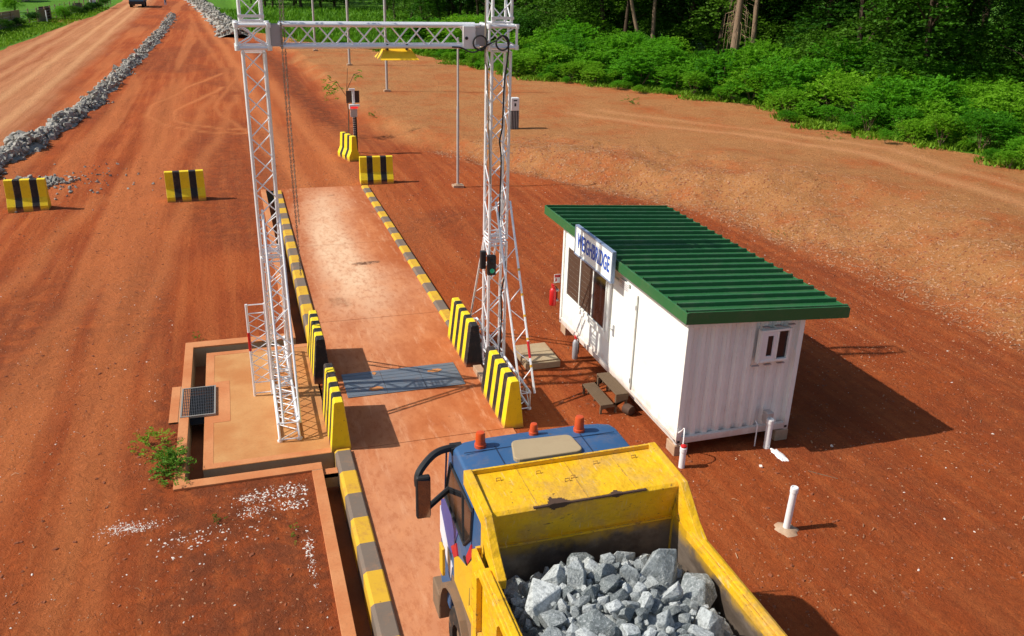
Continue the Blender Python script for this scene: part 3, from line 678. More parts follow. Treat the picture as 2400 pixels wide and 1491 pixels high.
# door with handle and hinges
dm = MB(); dx = x0-.010; da_, db_ = Yw(14.02), Yw(15.12); dz0, dz1 = .17, 2.20
dm.box(dx-.004, x0+.02, da_, db_, dz0, dz1); door = dm.build('door', M['white'], CT, bevel=.003)
m = MB()
m.box(dx-.002, dx+.003, da_-.008, da_, dz0, dz1+.008); m.box(dx-.002, dx+.003, db_, db_+.008, dz0, dz1+.008); m.box(dx-.002, dx+.003, da_, db_, dz1, dz1+.008); m.build('door_trim', M['white'], door)
m = MB(); m.box(dx-.022, dx-.005, db_-.20, db_-.14, .95, 1.20); m.tube([(dx-.045, db_-.17, 1.10), (dx-.045, db_-.05, 1.10)], .012, 8); m.tube([(dx-.02, db_-.17, 1.10), (dx-.048, db_-.17, 1.10)], .010, 8); m.build('handle', M['cast'], door)
for z in (.36, 1.95): m = MB(); m.tube([(dx-.012, da_+.0, z-.05), (dx-.012, da_+.0, z+.05)], .010, 8); m.build('hinge', M['cast'], door)
m = MB(); m.box(dx-.006, x0+.01, Yw(14.42), Yw(14.86), 2.11, 2.29); nb_ = m.build('notice_board', M['whitep'], CT)
m = MB()
for j in range(4): m.box(dx-.0085, dx-.0065, Yw(14.45), Yw(14.83-.05*(j % 2)), 2.13+j*.038, 2.145+j*.038)
m.build('print_line', M['cast'], nb_)
# near end window
ew = MB(); ex0, ex1, ez0, ez1, ey = .26, .90, 1.52, 2.16, y0-.01
for a in ((ex0, ex0+.045, ez0, ez1), (ex1-.045, ex1, ez0, ez1), (ex0+.045, ex1-.045, ez0, ez0+.045), (ex0+.045, ex1-.045, ez1-.045, ez1), (ex0+.345, ex0+.385, ez0+.045, ez1-.045)):
    ew.box(a[0], a[1], ey-.05, ey+.05, a[2], a[3])
ewo = ew.build('window', M['white'], CT, bevel=.004)
m = MB(); m.box(ex0+.045, ex0+.16, ey-.04, ey-.01, ez0+.045, ez1-.045); m.box(ex0+.28, ex0+.345, ey-.04, ey-.01, ez0+.045, ez1-.045); m.box(ex0+.16, ex0+.28, ey-.04, ey-.01, ez0+.045, ez0+.12); m.box(ex0+.16, ex0+.28, ey-.04, ey-.01, ez1-.12, ez1-.045); m.build('sliding_panel', M['whitep'], ewo)
m = MB(); m.box(ex0+.16, ex0+.28, ey-.02, ey-.012, ez0+.12, ez1-.12); m.box(ex0+.385, ex1-.045, ey-.0, ey+.008, ez0+.045, ez1-.045); m.build('pane', M['glass'], ewo)
m = MB()
for xx in (ex0+.04, ex0+.30, ex0+.58):
    m.box(xx, xx+.13, ey-.03, ey+.03, ez1+.045, ez1+.06); m.box(xx-.12, xx+.03, ey-.02, ey+.03, ez0-.075, ez0-.06)
m.each('vent_slot', M['cast'], CT)
# foot blocks
for xx, yy in ((7.27, 12.2), (9.42, 12.2), (7.30, 17.9), (9.42, 17.9)):
    m = MB(); m.box(-.14, .14, -.16, .16, 0, .225); o = m.build('support_block', M['block'], bevel=.012); o.location = (xx, yy-.06, 0)
    tag(o, {(7.27, 12.2): 'pale concrete block under the container corner behind the truck', (9.42, 12.2): 'pale concrete block under the container corner nearest the grey drain box', (7.30, 17.9): 'pale concrete block under the container corner below the red extinguisher', (9.42, 17.9): 'pale concrete block under the hidden far corner of the container'}[(xx, yy)], 'block', 'blocks under the container')
# sign
SG = empty('sign_board', (6.90, 15.65, 2.80)); tag(SG, 'white weighbridge sign board with blue letters on the container roof edge', 'sign')
M['sframe'] = paint('blue_grey_frame', (.28, .36, .50), (.3, .3, .3), .2, .4, .3)
m = MB(); m.box(-.03, .03, -.97, .97, -.30, .30); m.build('board', M['white'], SG)
m = MB()
m.box(-.045, .035, -1.0, 1.0, .30, .33); m.box(-.045, .035, -1.0, 1.0, -.33, -.30); m.box(-.045, .035, -1.0, -.97, -.30, .30); m.box(-.045, .035, .97, 1.0, -.30, .30); m.build('border', M['sframe'], SG)
cu = bpy.data.curves.new('lettering', 'FONT'); cu.body = 'WEIGHBRIDGE'; cu.align_x = 'CENTER'; cu.align_y = 'CENTER'; cu.size = .40; cu.extrude = .004; cu.offset = .005; cu.space_character = 1.06
tmp = bpy.data.objects.new('lettering_tmp', cu); COL.objects.link(tmp); bpy.context.view_layer.update()
lm = bpy.data.meshes.new_from_object(tmp.evaluated_get(bpy.context.evaluated_depsgraph_get())); bpy.data.objects.remove(tmp)
co = np.zeros(len(lm.vertices)*3); lm.vertices.foreach_get('co', co); co = co.reshape(-1, 3); w = co[:, 0].max()-co[:, 0].min()
co[:, 0] *= 1.72/w; co[:, 1] *= 1.15
lm.vertices.foreach_set('co', co.ravel()); lm.materials.clear()
M['blue_ink'] = plain('blue_ink', (.01, .09, .48), .5); lm.materials.append(M['blue_ink'])
o = bpy.data.objects.new('lettering', lm); COL.objects.link(o); o.parent = SG
o.matrix_local = Matrix(((0, 0, -1, -.036), (-1, 0, 0, 0), (0, 1, 0, 0), (0, 0, 0, 1)))
m = MB()
for yy in (-.8, .8): m.box(.036, .10, yy-.02, yy+.02, -.28, .1)
m.each('bracket', M['galv'], SG)
# steps
ST = empty('door_step', (6.74, 14.3, 0)); tag(ST, 'two tier weathered step with slatted treads below the container door', 'steps')
for nm, xa, xb, z in (('lower_tread', -.30, -.02, .22), ('upper_tread', .02, .30, .42)):
    m = MB()
    for i in range(9): x = xa+.012+i*(xb-xa-.024)/8; m.box(x-.009, x+.009, -.5, .5, z-.025, z)
    for yy in (-.5, -.17, .16, .47): m.box(xa, xb, yy, yy+.03, z-.07, z-.0255)
    m.build('tread', M['wood'], ST)
m = MB()
for yy in (-.499, .47):
    m.prism([(-.29, .10), (.29, .28), (.29, .345), (.03, .345), (.03, .146), (-.29, .146)], 'y', yy+.005, yy+.025)
m.each('stringer', M['wood'], ST)
m = MB()
for yy in (-.47, .43):
    m.box(-.29, -.25, yy, yy+.04, 0, .15); m.box(.03, .07, yy, yy+.04, 0, .35); m.box(.25, .29, yy, yy+.04, 0, .35)
m.each('leg', M['wood'], ST)
m = MB(); m.lathe([(.10, 0), (.11, .03), (.10, .19), (.05, .2)], (0, 0, 0), 14); o = m.build('clay_pot', M['rust'], smooth=True); o.location = (6.98, 13.80, 0.1); o.rotation_euler = (R(90), 0, R(20)); tag(o, 'rusty brown cylinder lying beside the door step', 'pipe offcut')
# manhole, pipes, extinguishers
MH = empty('inspection_chamber', (6.05, 16.6, 0)); tag(MH, 'weathered concrete inspection chamber between right tower and container', 'manhole')
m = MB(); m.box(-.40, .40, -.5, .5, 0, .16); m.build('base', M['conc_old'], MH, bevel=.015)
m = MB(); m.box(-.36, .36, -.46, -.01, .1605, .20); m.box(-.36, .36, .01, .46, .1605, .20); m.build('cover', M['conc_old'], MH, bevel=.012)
def pipe(name, x, y, r, h, label, tilt=(0, 0)):
    root = empty(name, (x, y, hz(x, y))); root.rotation_euler = (tilt[0], tilt[1], 0); tag(root, label, 'pipe')
    m = MB(); m.lathe([(r, -.05), (r, h), (r*.75, h), (r*.75, h-.06)], (0, 0, 0), 20); m.build('tube', M['whitep'], root, smooth=True)
    m = MB(); m.lathe([(r*1.16, h-.09), (r*1.16, h-.015)], (0, 0, 0), 20); m.build('collar', M['whitep'], root, smooth=True); return root
def splat(name, x, y, rx, ry, h, label, mat, sd, cat='concrete patch'):
    r = random.Random(sd); m = MB(); n = 22; prof = []
    rr = [r.uniform(.75, 1.15) for _ in range(n)]; vs = [(0, 0, h)]
    for q, hh in ((.35, h*.9), (.75, h*.6), (1, -.02)):
        vs += [(rx*q*rr[i]*math.cos(2*math.pi*i/n), ry*q*rr[i]*math.sin(2*math.pi*i/n), hh*r.uniform(.8, 1.1)) for i in range(n)]
    fs = [(0, 1+i, 1+(i+1) % n) for i in range(n)]
    for k in range(2): fs += [(1+k*n+i, 1+(k+1)*n+i, 1+(k+1)*n+(i+1) % n, 1+k*n+(i+1) % n) for i in range(n)]
    m.add(vs, fs); o = m.build(name, mat, smooth=True); o.location = (x, y, hz(x, y)); tag(o, label, cat); return o
pipe('vent_pipe', 7.86, 9.50, .055, .80, 'white plastic pipe standing alone in a patch of concrete', (0, R(2)))
splat('concrete_splash', 7.86, 9.50, .24, .21, .05, 'lumpy tan concrete patch around the lone white pipe', M['block'], 4)
pc = pipe('riser_pipe', 7.09, 11.60, .055, .42, 'short white pipe with a red valve at the container corner behind the truck')
m = MB(); m.lathe([(.05, 0), (.055, .05), (.02, .07)], (0, 0, .40), 12); m.build('red_valve', M['red'], pc)
m = MB(); m.tube(catmull([(0, .03, .42), (.04, .10, .62), (.10, .22, .66), (.12, .33, .55), (.1, .42, .45)]), .012, 6); m.build('hose', M['whitep'], pc)
pd = pipe('drain_pipe', 8.97, 11.78, .06, .62, 'white drain pipe with a grey box on the container end wall')
m = MB(); m.box(-.06, .09, .04, .20, .48, .72); m.build('grey_box', M['galv'], pd, bevel=.02)
m = MB(); m.tube([(-.18, .12, -.02), (-.18, .12, .45), (-.18, .2, .5)], .012, 6); m.build('thin_conduit', M['whitep'], pd)
splat('concrete_spill', 9.03, 11.45, .10, .28, .04, 'white cement spill at the foot of the drain pipe', M['whitep'], 9)
def extinguisher(x, y, z, r, h, label, body):
    root = empty('fire_extinguisher', (x, y, z)); tag(root, label, 'extinguisher')
    m = MB(); m.lathe([(r*.9, 0), (r, .02), (r, h*.72), (r*.7, h*.82), (r*.35, h*.86), (r*.35, h*.9)], (0, 0, 0), 16); m.build('cylinder', body, root, smooth=True)
    m = MB(); m.box(-r*.3, r*.3, -r*.7, r*.9, h*.9, h*.95); m.box(-r*.25, r*.25, -r*.2, r*1.2, h*.97, h); m.build('handle', M['red'], root)
    m = MB(); m.tube(catmull([(r*.2, 0, h*.92), (r*1.1, 0, h*.85), (r*1.25, 0, h*.5), (r*1.15, 0, h*.2)]), .012, 6); m.build('hose', M['dark'], root)
    return root
e1 = extinguisher(7.02, 18.25, .62, .085, .52, 'red fire extinguisher hung on the far corner of the container', M['red'])
m = MB(); m.box(.02, .14, -.05, .05, .1, .14); m.box(.02, .14, -.05, .05, .36, .40); m.each('wall_bracket', M['galv'], e1)
m = MB(); m.box(-.08, .08, -.005, .005, .56, .78); sg2 = m.build('safety_notice', M['whitep'], None); sg2.location = (7.10, 18.22, .64); tag(sg2, 'small white and red safety notice above the hung extinguisher', 'notice')
m = MB(); m.box(-.07, .07, -.009, -.0055, .70, .77); m.box(-.05, -.01, -.009, -.0055, .60, .68); m.each('red_mark', M['red'], sg2)
extinguisher(6.93, 16.44, hz(6.93, 16.4), .065, .55, 'grey and red extinguisher standing by the container below the windows', M['cast'])
# conduit lying along the container foot
m = MB(); m.tube(catmull([(7.12, 11.9, .3), (7.10, 12.4, .36), (7.10, 13.0, .34), (7.11, 13.7, .37)]), .012, 6); tag(m.build('wall_conduit', M['galv']), 'thin pipe running along the lower edge of the container side', 'conduit')

# ------------------------------------------------------------------ tipper truck
T_ = empty('tipper_truck', (3.08, 5.0, 0)); tag(T_, 'yellow tipper truck with a blue cab loaded with grey rocks', 'truck')
def tp(mb, name, mat, parent=T_, **k):
    o = mb.build(name, mat, None, **k); o.data.transform(Matrix.Translation((-3.08, -5.0, 0))); o.parent = parent; return o
def truck_yellow():
    n = NM('truck_yellow'); g = n.tc
    a = n.noise(2.5, 6, .65); b = n.noise(14, 6, .75)
    c = n.mix(n.ramp(a, .35, .7, 0, .6), (.78, .45, .008), (.62, .31, .012))
    c = n.mix(n.ramp(n.noise(.9, 7, .78), .50, .64, 0, .5), c, (.40, .22, .09))
    c = n.mix(n.ramp(n.noise(1.3, 6, .7), .48, .68, 0, .5), c, (.58, .36, .12))
    scr = n.noise(3.5, 7, .78, None, (1, 1, 2.4))
    c = n.mix(n.ramp(scr, .61, .65, 0, .85), c, (.10, .055, .032))
    c = n.mix(n.ramp(n.noise(26, 4, .65), .65, .69, 0, .8), c, (.11, .06, .035))
    c = n.mix(n.ramp(n.noise(5, 4, .6, None, (9, 1, 1)), .60, .72, 0, .45), c, (.70, .58, .36))
    c = n.mix(n.ramp(b, .6, .78, 0, .4), c, (.62, .42, .18))
    c = n.mix(n.m('MULTIPLY', n.edge(.02), n.ramp(n.noise(11, 5, .7), .40, .56, 0, .9)), c, (.16, .10, .06))
    n.col(c); n.rough(n.ramp(a, .3, .8, .45, .75)); n.spec(.3); n.bump(n.m('ADD', n.m('MULTIPLY', a, .8), n.m('ADD', n.m('MULTIPLY', n.noise(5, 3, .5), .9), n.m('MULTIPLY', b, .12))), .45, .06); return n.mat
M['tyel'] = truck_yellow()
def bed_inner():
    n = NM('worn_bed_steel'); z = sep(n, n.pos)[2]
    a = n.noise(3, 6, .7); s_ = n.noise(1.5, 6, .72, None, (1.2, .5, 1.6))
    h = n.m('ADD', z, n.m('MULTIPLY', n.m('SUBTRACT', a, .5), .45))
    worn = n.mix(n.ramp(s_, .35, .65), (.11, .082, .062), (.24, .19, .15))
    c = n.mix(n.ramp(h, 2.62, 2.80), worn, n.mix(n.ramp(a, .5, .7, 0, .6), (.55, .31, .01), (.12, .07, .03)))
    n.col(c); n.rough(.55); n.metal(n.ramp(h, 2.80, 2.62, 0, .35)); n.bump(a, .2, .02); return n.mat
M['bedin'] = bed_inner()
def cab_blue():
    return paint('cab_blue', (.034, .10, .225), (.26, .19, .13), .5, .45, 0, 2.2, .4, .06, (.03, .6, (.22, .2, .2)))
M['cblue'] = cab_blue()
XL, XR = 1.97, 4.22; RZ = 2.90
BL = 1.85
# body: floor, sides, tail
m = MB()
m.box(BL+.05, XR-.05, .9, 6.86, 1.35, 1.45)
m.box(BL+.03, BL+.08, .9, 6.84, 1.45, RZ-.06); m.box(XR-.08, XR-.03, .9, 6.84, 1.45, RZ-.06)
m.box(BL+.03, XR-.03, .86, .90, 1.40, RZ-.2)
body = tp(m, 'tipper_body', M['tyel'])
m = MB()   # inner linings 3 mm proud
m.box(BL+.0805, BL+.0835, .92, 6.80, 1.45, RZ-.07); m.box(XR-.0835, XR-.0805, .92, 6.80, 1.45, RZ-.07)
tp(m, 'inner_lining', M['bedin'], body)
m = MB()
# top rails
for xa in (BL-.01, XR-.13): m.box(xa, xa+.14, .9, 6.45, RZ-.10, RZ)
for xa in (BL+.0, XR-.115): m.box(xa+.02, xa+.095, .9, 6.40, RZ+.0005, RZ+.022)
tp(m, 'top_rail', M['tyel'], body, bevel=.012)
m = MB()
for xa, sgn in ((BL+.03, -1), (XR-.03, 1)):
    for i in range(9):
        y = 1.0+i*.68; m.box(min(xa, xa+sgn*.06), max(xa, xa+sgn*.06), y, y+.11, 1.40, RZ-.10)
    m.box(min(xa, xa+sgn*.05), max(xa, xa+sgn*.05), .9, 6.84, 1.36, 1.50)
    m.box(min(xa, xa+sgn*.045), max(xa, xa+sgn*.045), .9, 6.84, 2.05, 2.13)
tp(m, 'side_rib', M['tyel'], body, bevel=.006)
# headboard + canopy
CZ = 3.27
m = MB()
pro = [(6.82, 1.40), (6.90, 1.40), (6.97, 2.80), (6.87, CZ-.05), (7.50, CZ-.03), (7.50, CZ+.0), (6.80, CZ), (6.76, CZ-.03), (6.86, 2.80)]
m.prism(pro, 'x', XL+.085, XR-.085); m.box(BL+.084, XL+.084, 6.86, 6.90, 1.45, RZ-.08); m.box(XR-.0845, XR-.035, 6.80, 6.90, 1.45, CZ-.11); m.box(XL+.02, XL+.0845, 6.80, 6.90, RZ-.2, CZ-.11)
hb = tp(m, 'canopy', M['tyel'], bevel=.006)
m = MB(); m.prism([(6.8145, 1.46), (6.8175, 1.46), (6.855, 2.76), (6.852, 2.76)], 'x', XL+.086, XR-.086); tp(m, 'inner_lining', M['bedin'], hb)
m = MB(); m.box(XL+.09, XR-.09, 6.825, 6.86, 2.785, 2.815); m.box(XL+.09, XR-.09, 7.50, 7.53, CZ-.06, CZ+.05); tp(m, 'edge_flange', M['tyel'], hb)
for xa in (XL, XR-.09):
    m = MB(); m.prism([(6.24, RZ-.12), (6.66, RZ-.04), (6.84, CZ-.14), (7.53, CZ-.12), (7.53, CZ+.06), (6.74, CZ+.03), (6.42, RZ+.12), (6.22, RZ+.0)], 'x', xa, xa+.09); tp(m, 'side_plate', M['tyel'], hb, bevel=.008)
# torn rust lip and lifting lugs
m = MB()
r = random.Random(2); ys = []
for i in range(60):
    t0 = i/60; x = 2.50+t0*1.25; a = .055*math.exp(-((t0-.22)/.07)**2)+.05*math.exp(-((t0-.16)/.03)**2)+.035*math.exp(-((t0-.72)/.05)**2)
    a = max(a, .007)*r.uniform(.75, 1.1)
    m.hexa([(x, 6.752, CZ-.006-.7*a), (x+.022, 6.752, CZ-.006-.7*a), (x+.022, 6.765, CZ-.004), (x, 6.765, CZ-.004), (x, 6.756, CZ+.003+.2*a), (x+.022, 6.756, CZ+.003+.2*a), (x+.022, 6.77+a*1.7, CZ+.004), (x, 6.77+a*1.7, CZ+.004)])
tp(m, 'rust_lip', M['rust'], hb)
m = MB()
for x, y in ((2.30, 7.32), (2.75, 7.34), (3.0, 7.12), (3.08, 7.16), (3.42, 7.36), (3.88, 7.36)):
    m = MB(); m.tube([(x-.025, y, CZ-.001), (x-.025, y+.012, CZ+.03), (x+.025, y+.012, CZ+.03), (x+.025, y, CZ-.001)], .007, 6)
    tp(m, 'lug', M['tyel'], hb)
# cab shell
cx0, cx1 = 2.02, 4.14; tcx = (cx0+cx1)/2
prof = [(7.02, .95), (7.02, 2.2), (7.10, 2.95), (7.25, 3.10), (7.7, 3.15), (8.30, 3.15), (8.50, 3.10), (8.60, 2.98), (8.66, 2.45), (8.80, 2.0), (8.90, 1.5), (8.92, .75), (8.4, .72), (8.38, 1.05), (7.5, 1.05)]
def cab_x(z): return (cx1-cx0)/2 - (.05*max(0, min(1, (z-2.0)/1.15))**1.6)
m = MB(); k = len(prof); nseg = 12; rows = []
vs = []
for j in range(nseg+1):
    s_ = -1+2*j/nseg; q = 1-.055*abs(s_)**6
    for y, z in prof: vs.append((tcx+s_*cab_x(z), 7.9+(y-7.9)*q, z*(1-.012*abs(s_)**5 if z > 2.9 else 1)))
fs = [(j*k+i, j*k+(i+1) % k, (j+1)*k+(i+1) % k, (j+1)*k+i) for j in range(nseg) for i in range(k)]
fs += [tuple(range(k-1, -1, -1)), tuple(range(nseg*k, nseg*k+k))]
m.add(vs, fs); cab_ = tp(m, 'cab', M['cblue'], bevel=.03, smooth=True, seg=3)
# windscreen
m = MB(); m.hexa([(2.2, 8.615, 2.85), (3.96, 8.615, 2.85), (3.98, 8.80, 2.12), (2.18, 8.80, 2.12), (2.2, 8.635, 2.85), (3.96, 8.635, 2.85), (3.98, 8.82, 2.12), (2.18, 8.82, 2.12)]); tp(m, 'windscreen', M['glass'], cab_)
def side_poly(mb, pts, off, side):
    """flat piece riding on the cab side; pts (y,z)"""
    n = len(pts); P = [(tcx+side*(cab_x(z)+off), y, z) for y, z in pts]; Q = [(tcx+side*(cab_x(z)+off-.02), y, z) for y, z in pts]
    mb.add(P+Q, [tuple(range(n)), tuple(range(2*n-1, n-1, -1))]+[(i, n+i, n+(i+1) % n, (i+1) % n) for i in range(n)])
M['pyel'] = paint('panel_yellow', (.72, .42, .02), (.3, .16, .06), .3, .4); M['pred'] = paint('panel_red', (.50, .02, .03), (.2, .06, .04), .2, .4)
M['pwhite'] = paint('panel_white', (.74, .72, .76), (.4, .25, .16), .25, .4); M['ppurp'] = paint('panel_violet', (.07, .075, .27), (.2, .15, .2), .3, .4)
for sd in (-1, 1):
    m = MB(); side_poly(m, [(8.42, 2.86), (8.60, 2.30), (7.66, 2.26), (7.42, 2.52), (7.42, 2.86)], .004, sd); w1 = tp(m, 'side_window', M['glass'], cab_)
    m = MB()
    P = [(8.42, 2.86), (8.60, 2.30), (7.66, 2.26), (7.42, 2.52), (7.42, 2.86)]
    pts = [Vector((tcx+sd*(cab_x(z)+.006), y, z)) for y, z in P]; m.tube(pts, .018, 6, True)
    m.tube([Vector((tcx+sd*(cab_x(2.86)+.006), 7.85, 2.86)), Vector((tcx+sd*(cab_x(2.26)+.006), 7.72, 2.27))], .014, 6); tp(m, 'window_seal', M['dark'], w1)
    m = MB(); side_poly(m, [(8.80, 2.12), (8.62, 2.24), (7.95, 2.22), (8.25, 1.70), (8.80, 1.62)], .005, sd); tp(m, 'violet_panel', M['ppurp'], cab_)
    m = MB(); side_poly(m, [(8.84, 2.0), (8.845, 1.62), (8.28, 1.30), (8.22, 1.52)], .009, sd); tp(m, 'white_stripe', M['pwhite'], cab_)
    for q in ([(8.26, 1.80), (8.12, 1.74), (7.94, 1.90), (8.02, 2.02)], [(7.56, 2.18), (7.52, 2.08), (7.32, 2.36), (7.39, 2.46)]):
        m = MB(); side_poly(m, q, .012, sd); tp(m, 'red_stripe', M['pred'], cab_)
    m = MB(); side_poly(m, [(8.12, 1.74), (7.96, 1.88), (7.55, 2.04), (7.30, 2.34), (7.12, 2.34), (7.12, 1.42), (8.10, 1.42)], .008, sd); tp(m, 'yellow_panel', M['pyel'], cab_)
    m = MB(); side_poly(m, [(8.20, 1.42), (7.06, 1.42), (7.06, .97), (8.30, 1.06)], .010, sd); tp(m, 'lower_skirt', M['mud'], cab_)
    # fender over the front wheel, step and mud guard
    xa = tcx+sd*1.15; m = MB(); n = 9
    arc = [(7.88+.74*math.cos(a), .60+.80*math.sin(a)) for a in [R(5+170*i/n) for i in range(n+1)]]
    arc2 = [(7.88+.67*math.cos(a), .60+.73*math.sin(a)) for a in [R(5+170*i/n) for i in range(n+1)]]
    m.prism(arc+arc2[::-1], 'x', min(xa, xa-sd*.38), max(xa, xa-sd*.38)); tp(m, 'fender', M['mud'], cab_)
    m = MB(); m.box(min(xa+sd*.01, xa-sd*.3), max(xa+sd*.01, xa-sd*.3), 8.55, 8.92, .45, .85); tp(m, 'step', M['mud'], cab_, bevel=.02)
    m = MB(); m.box(min(xa+sd*.02, xa-sd*.02), max(xa+sd*.02, xa-sd*.02), 8.30, 8.46, 1.34, 1.74); tp(m, 'corner_vane', M['pyel'], cab_, bevel=.01)
    m = MB(); m.tube([(tcx+sd*1.0, 7.08, 1.3), (tcx+sd*.98, 7.05, 2.5)], .07, 8); tp(m, 'air_duct', M['dark'], cab_)
    # mirror on two arms, reflecting face towards the back
    zo = 0 if sd < 0 else -.62; mx = tcx+sd*1.42; mr = MB()
    mr.tube(catmull([(tcx+sd*.93, 8.42, 3.03), (tcx+sd*1.05, 8.42, 3.07), (tcx+sd*1.25, 8.36, 3.05), (mx+sd*.03, 8.22, 2.93), (mx+sd*.05, 8.18, 2.78)]), .044, 8)
    mr.tube([(tcx+sd*1.02, 8.50, 2.47), (mx-sd*.02, 8.16, 2.45)], .036, 8)
    mr.box(tcx+sd*.96-.07, tcx+sd*.96+.07, 8.36, 8.50, 3.0, 3.09)
    mr.v = [(x, y, z+zo) for x, y, z in mr.v]
    mo = tp(mr, 'mirror', M['dark'], cab_, smooth=True)
    hs = MB(); hs.box(mx-.085, mx+.085, 8.12, 8.20, 2.36+zo, 2.92+zo); hs = tp(hs, 'mirror_housing', M['dark'], mo, bevel=.025) 
    gl = MB(); gl.hexa([(mx-.065, 8.119, 2.39+zo), (mx+.065, 8.085, 2.39+zo), (mx+.065, 8.125, 2.39+zo), (mx-.065, 8.125, 2.39+zo), (mx-.065, 8.113, 2.89+zo), (mx+.065, 8.080, 2.89+zo), (mx+.065, 8.125, 2.89+zo), (mx-.065, 8.125, 2.89+zo)]); M['mir'] = M.get('mir') or plain('mirror_glass', (.30, .38, .50), .05, 1.0); tp(gl, 'mirror_glass', M['mir'], mo)
m = MB(); m.box(cx0+.05, cx1-.05, 8.80, 9.02, .45, .95); tp(m, 'bumper', M['pyel'], cab_, bevel=.03)
# roof hatch, seams, beacons
M['seam'] = plain('dark_seam', (.012, .03, .075), .6)
m = MB(); rr_ = .08; hp = []
for cx_, cy_, a0 in ((3.44-rr_, 8.17-rr_, 0), (2.70+rr_, 8.20-rr_, 90), (2.64+rr_, 7.78+rr_, 180), (3.46-rr_, 7.78+rr_, 270)):
    hp += [(cx_+rr_*math.cos(R(a0+i*22.5)), cy_+rr_*math.sin(R(a0+i*22.5))) for i in range(5)]
m.prism(hp, 'z', 3.13, 3.195); tp(m, 'roof_hatch', M['tan'], cab_, bevel=.012)
m = MB()
for x in (2.52, 3.58): m.box(x-.006, x+.006, 7.5, 8.20, 3.148, 3.1535)
m.box(2.14, 4.0, 8.135, 8.147, 3.149, 3.1535); tp(m, 'roof_seam', M['seam'], cab_)
for x, y, r_, h in ((2.36, 8.25, .064, .18), (3.05, 8.36, .053, .13), (3.60, 8.28, .064, .19)):
    m = MB(); m.lathe([(r_*1.08, -.01), (r_*1.08, .03), (r_*.94, .035), (r_*.84, h-.02), (r_*.74, h), (r_*.3, h+.004)], (x, y, 3.15), 18); tp(m, 'beacon', M['orange'], cab_, smooth=True)
m = MB()
for x in (2.55, 3.10, 3.65): m = MB(); m.box(x-.006, x+.006, 6.775, 7.49, CZ-.0005, CZ+.004); tp(m, 'weld_seam', M['tyel'], hb)

for x in (2.60, 3.42):
    m = MB(); m.tube([(x, 8.83, 2.10), (x+.10, 8.80, 2.30), (x+.36, 8.73, 2.62)], .010, 6); tp(m, 'wiper', M['dark'], cab_)
for sd in (-1, 1):
    m = MB(); xq = tcx+sd*(cab_x(2.1)+.012); m.box(xq-.012, xq+.012, 7.50, 7.64, 2.10, 2.13); tp(m, 'door_handle', M['dark'], cab_)
    m = MB(); side_poly(m, [(8.66, 2.90), (8.675, 2.90), (8.72, 1.50), (8.70, 1.50)], .006, sd); side_poly(m, [(7.40, 2.92), (7.415, 2.92), (7.415, 1.50), (7.40, 1.50)], .0135, sd); 
    for q in (0, 1): mm = MB(); mm.v = m.v[q*8:(q+1)*8]; mm.f = [tuple(i-q*8 for i in f) for f in m.f[q*6:(q+1)*6]]; tp(mm, 'door_gap', M['seam'], cab_)
# chassis, wheels
m = MB(); m.box(2.62, 2.72, .8, 8.4, .85, 1.12); m.box(3.44, 3.54, .8, 8.4, .85, 1.12)
for y in (1.2, 3.0, 5.0, 6.7): m.box(2.72, 3.44, y, y+.1, .88, 1.08)
m.box(2.75, 3.4, .9, 6.8, 1.12, 1.34); tp(m, 'chassis', M['dark'])
def wheel(x, y, w, rad=.52):
    ty = MB(); n = 40; k_ = 7; P = [(-w/2, rad*.55), (-w/2, rad*.9), (-w/2+.04, rad), (0, rad*1.0), (w/2-.04, rad), (w/2, rad*.9), (w/2, rad*.55)]; vs = []
    for i in range(n):
        a = 2*math.pi*i/n
        for q, (u, rr) in enumerate(P):
            r_ = rr-(.018 if (i % 2 and 2 <= q <= 4) else 0); vs.append((u, r_*math.cos(a), r_*math.sin(a)))
    fs = [(i*k_+q, ((i+1) % n)*k_+q, ((i+1) % n)*k_+q+1, i*k_+q+1) for i in range(n) for q in range(k_)] if False else [(i*k_+q, ((i+1) % n)*k_+q, ((i+1) % n)*k_+q+1, i*k_+q+1) for i in range(n) for q in range(k_-1)]
    fs += [((i)*k_, i*k_+k_-1, ((i+1) % n)*k_+k_-1, ((i+1) % n)*k_) for i in range(n)]
    ty.add(vs, fs); root = ty.build('wheel', M['tyre'], T_); root.location = (x-3.08, y-5.0, rad+.03)
    rm = MB(); rm.lathe([(.10, -w/2+.02), (rad*.54, -w/2+.06), (rad*.54, w/2-.06), (.10, w/2-.02)], (0, 0, 0), 20); o = rm.build('rim', M['mud'], root, smooth=True); o.rotation_euler = (0, R(90), 0)
for sd in (-1, 1):
    wheel(3.08+sd*.93, 7.88, .30)
    for y in (2.0, 3.4): wheel(3.08+sd*.90, y, .50)
m = MB(); m.box(2.02, 2.5, 4.6, 5.8, .55, 1.1); tp(m, 'fuel_tank', M['galv'], bevel=.08)

# ------------------------------------------------------------------ rocks
def rock_mat(name, lo, hi):
    n = NM(name); oi = n.n('ShaderNodeObjectInfo').outputs['Random']
    a = n.noise(5, 6, .65); b = n.noise(30, 5, .7)
    c = n.mix(n.ramp(oi, 0, 1), lo, hi); c = n.mix(n.ramp(a, .42, .66, 0, .6), c, tuple(x*.5 for x in lo)); c = n.mix(n.ramp(n.noise(11, 7, .75), .50, .62, 0, .45), c, tuple(min(.82, x*1.25) for x in hi)); c = n.mix(n.ramp(b, .60, .74, 0, .3), c, tuple(x*.4 for x in lo))
    n.col(c); n.rough(.85); n.spec(.25); n.bump(n.m('ADD', n.m('MULTIPLY', a, 1.6), n.m('ADD', n.noise(11, 6, .7), n.m('MULTIPLY', b, .5))), .6, .04); return n.mat
M['rock'] = rock_mat('blasted_granite', (.15, .175, .175), (.64, .675, .66))
M['rubble'] = rock_mat('row_stone', (.13, .125, .115), (.42, .39, .33))
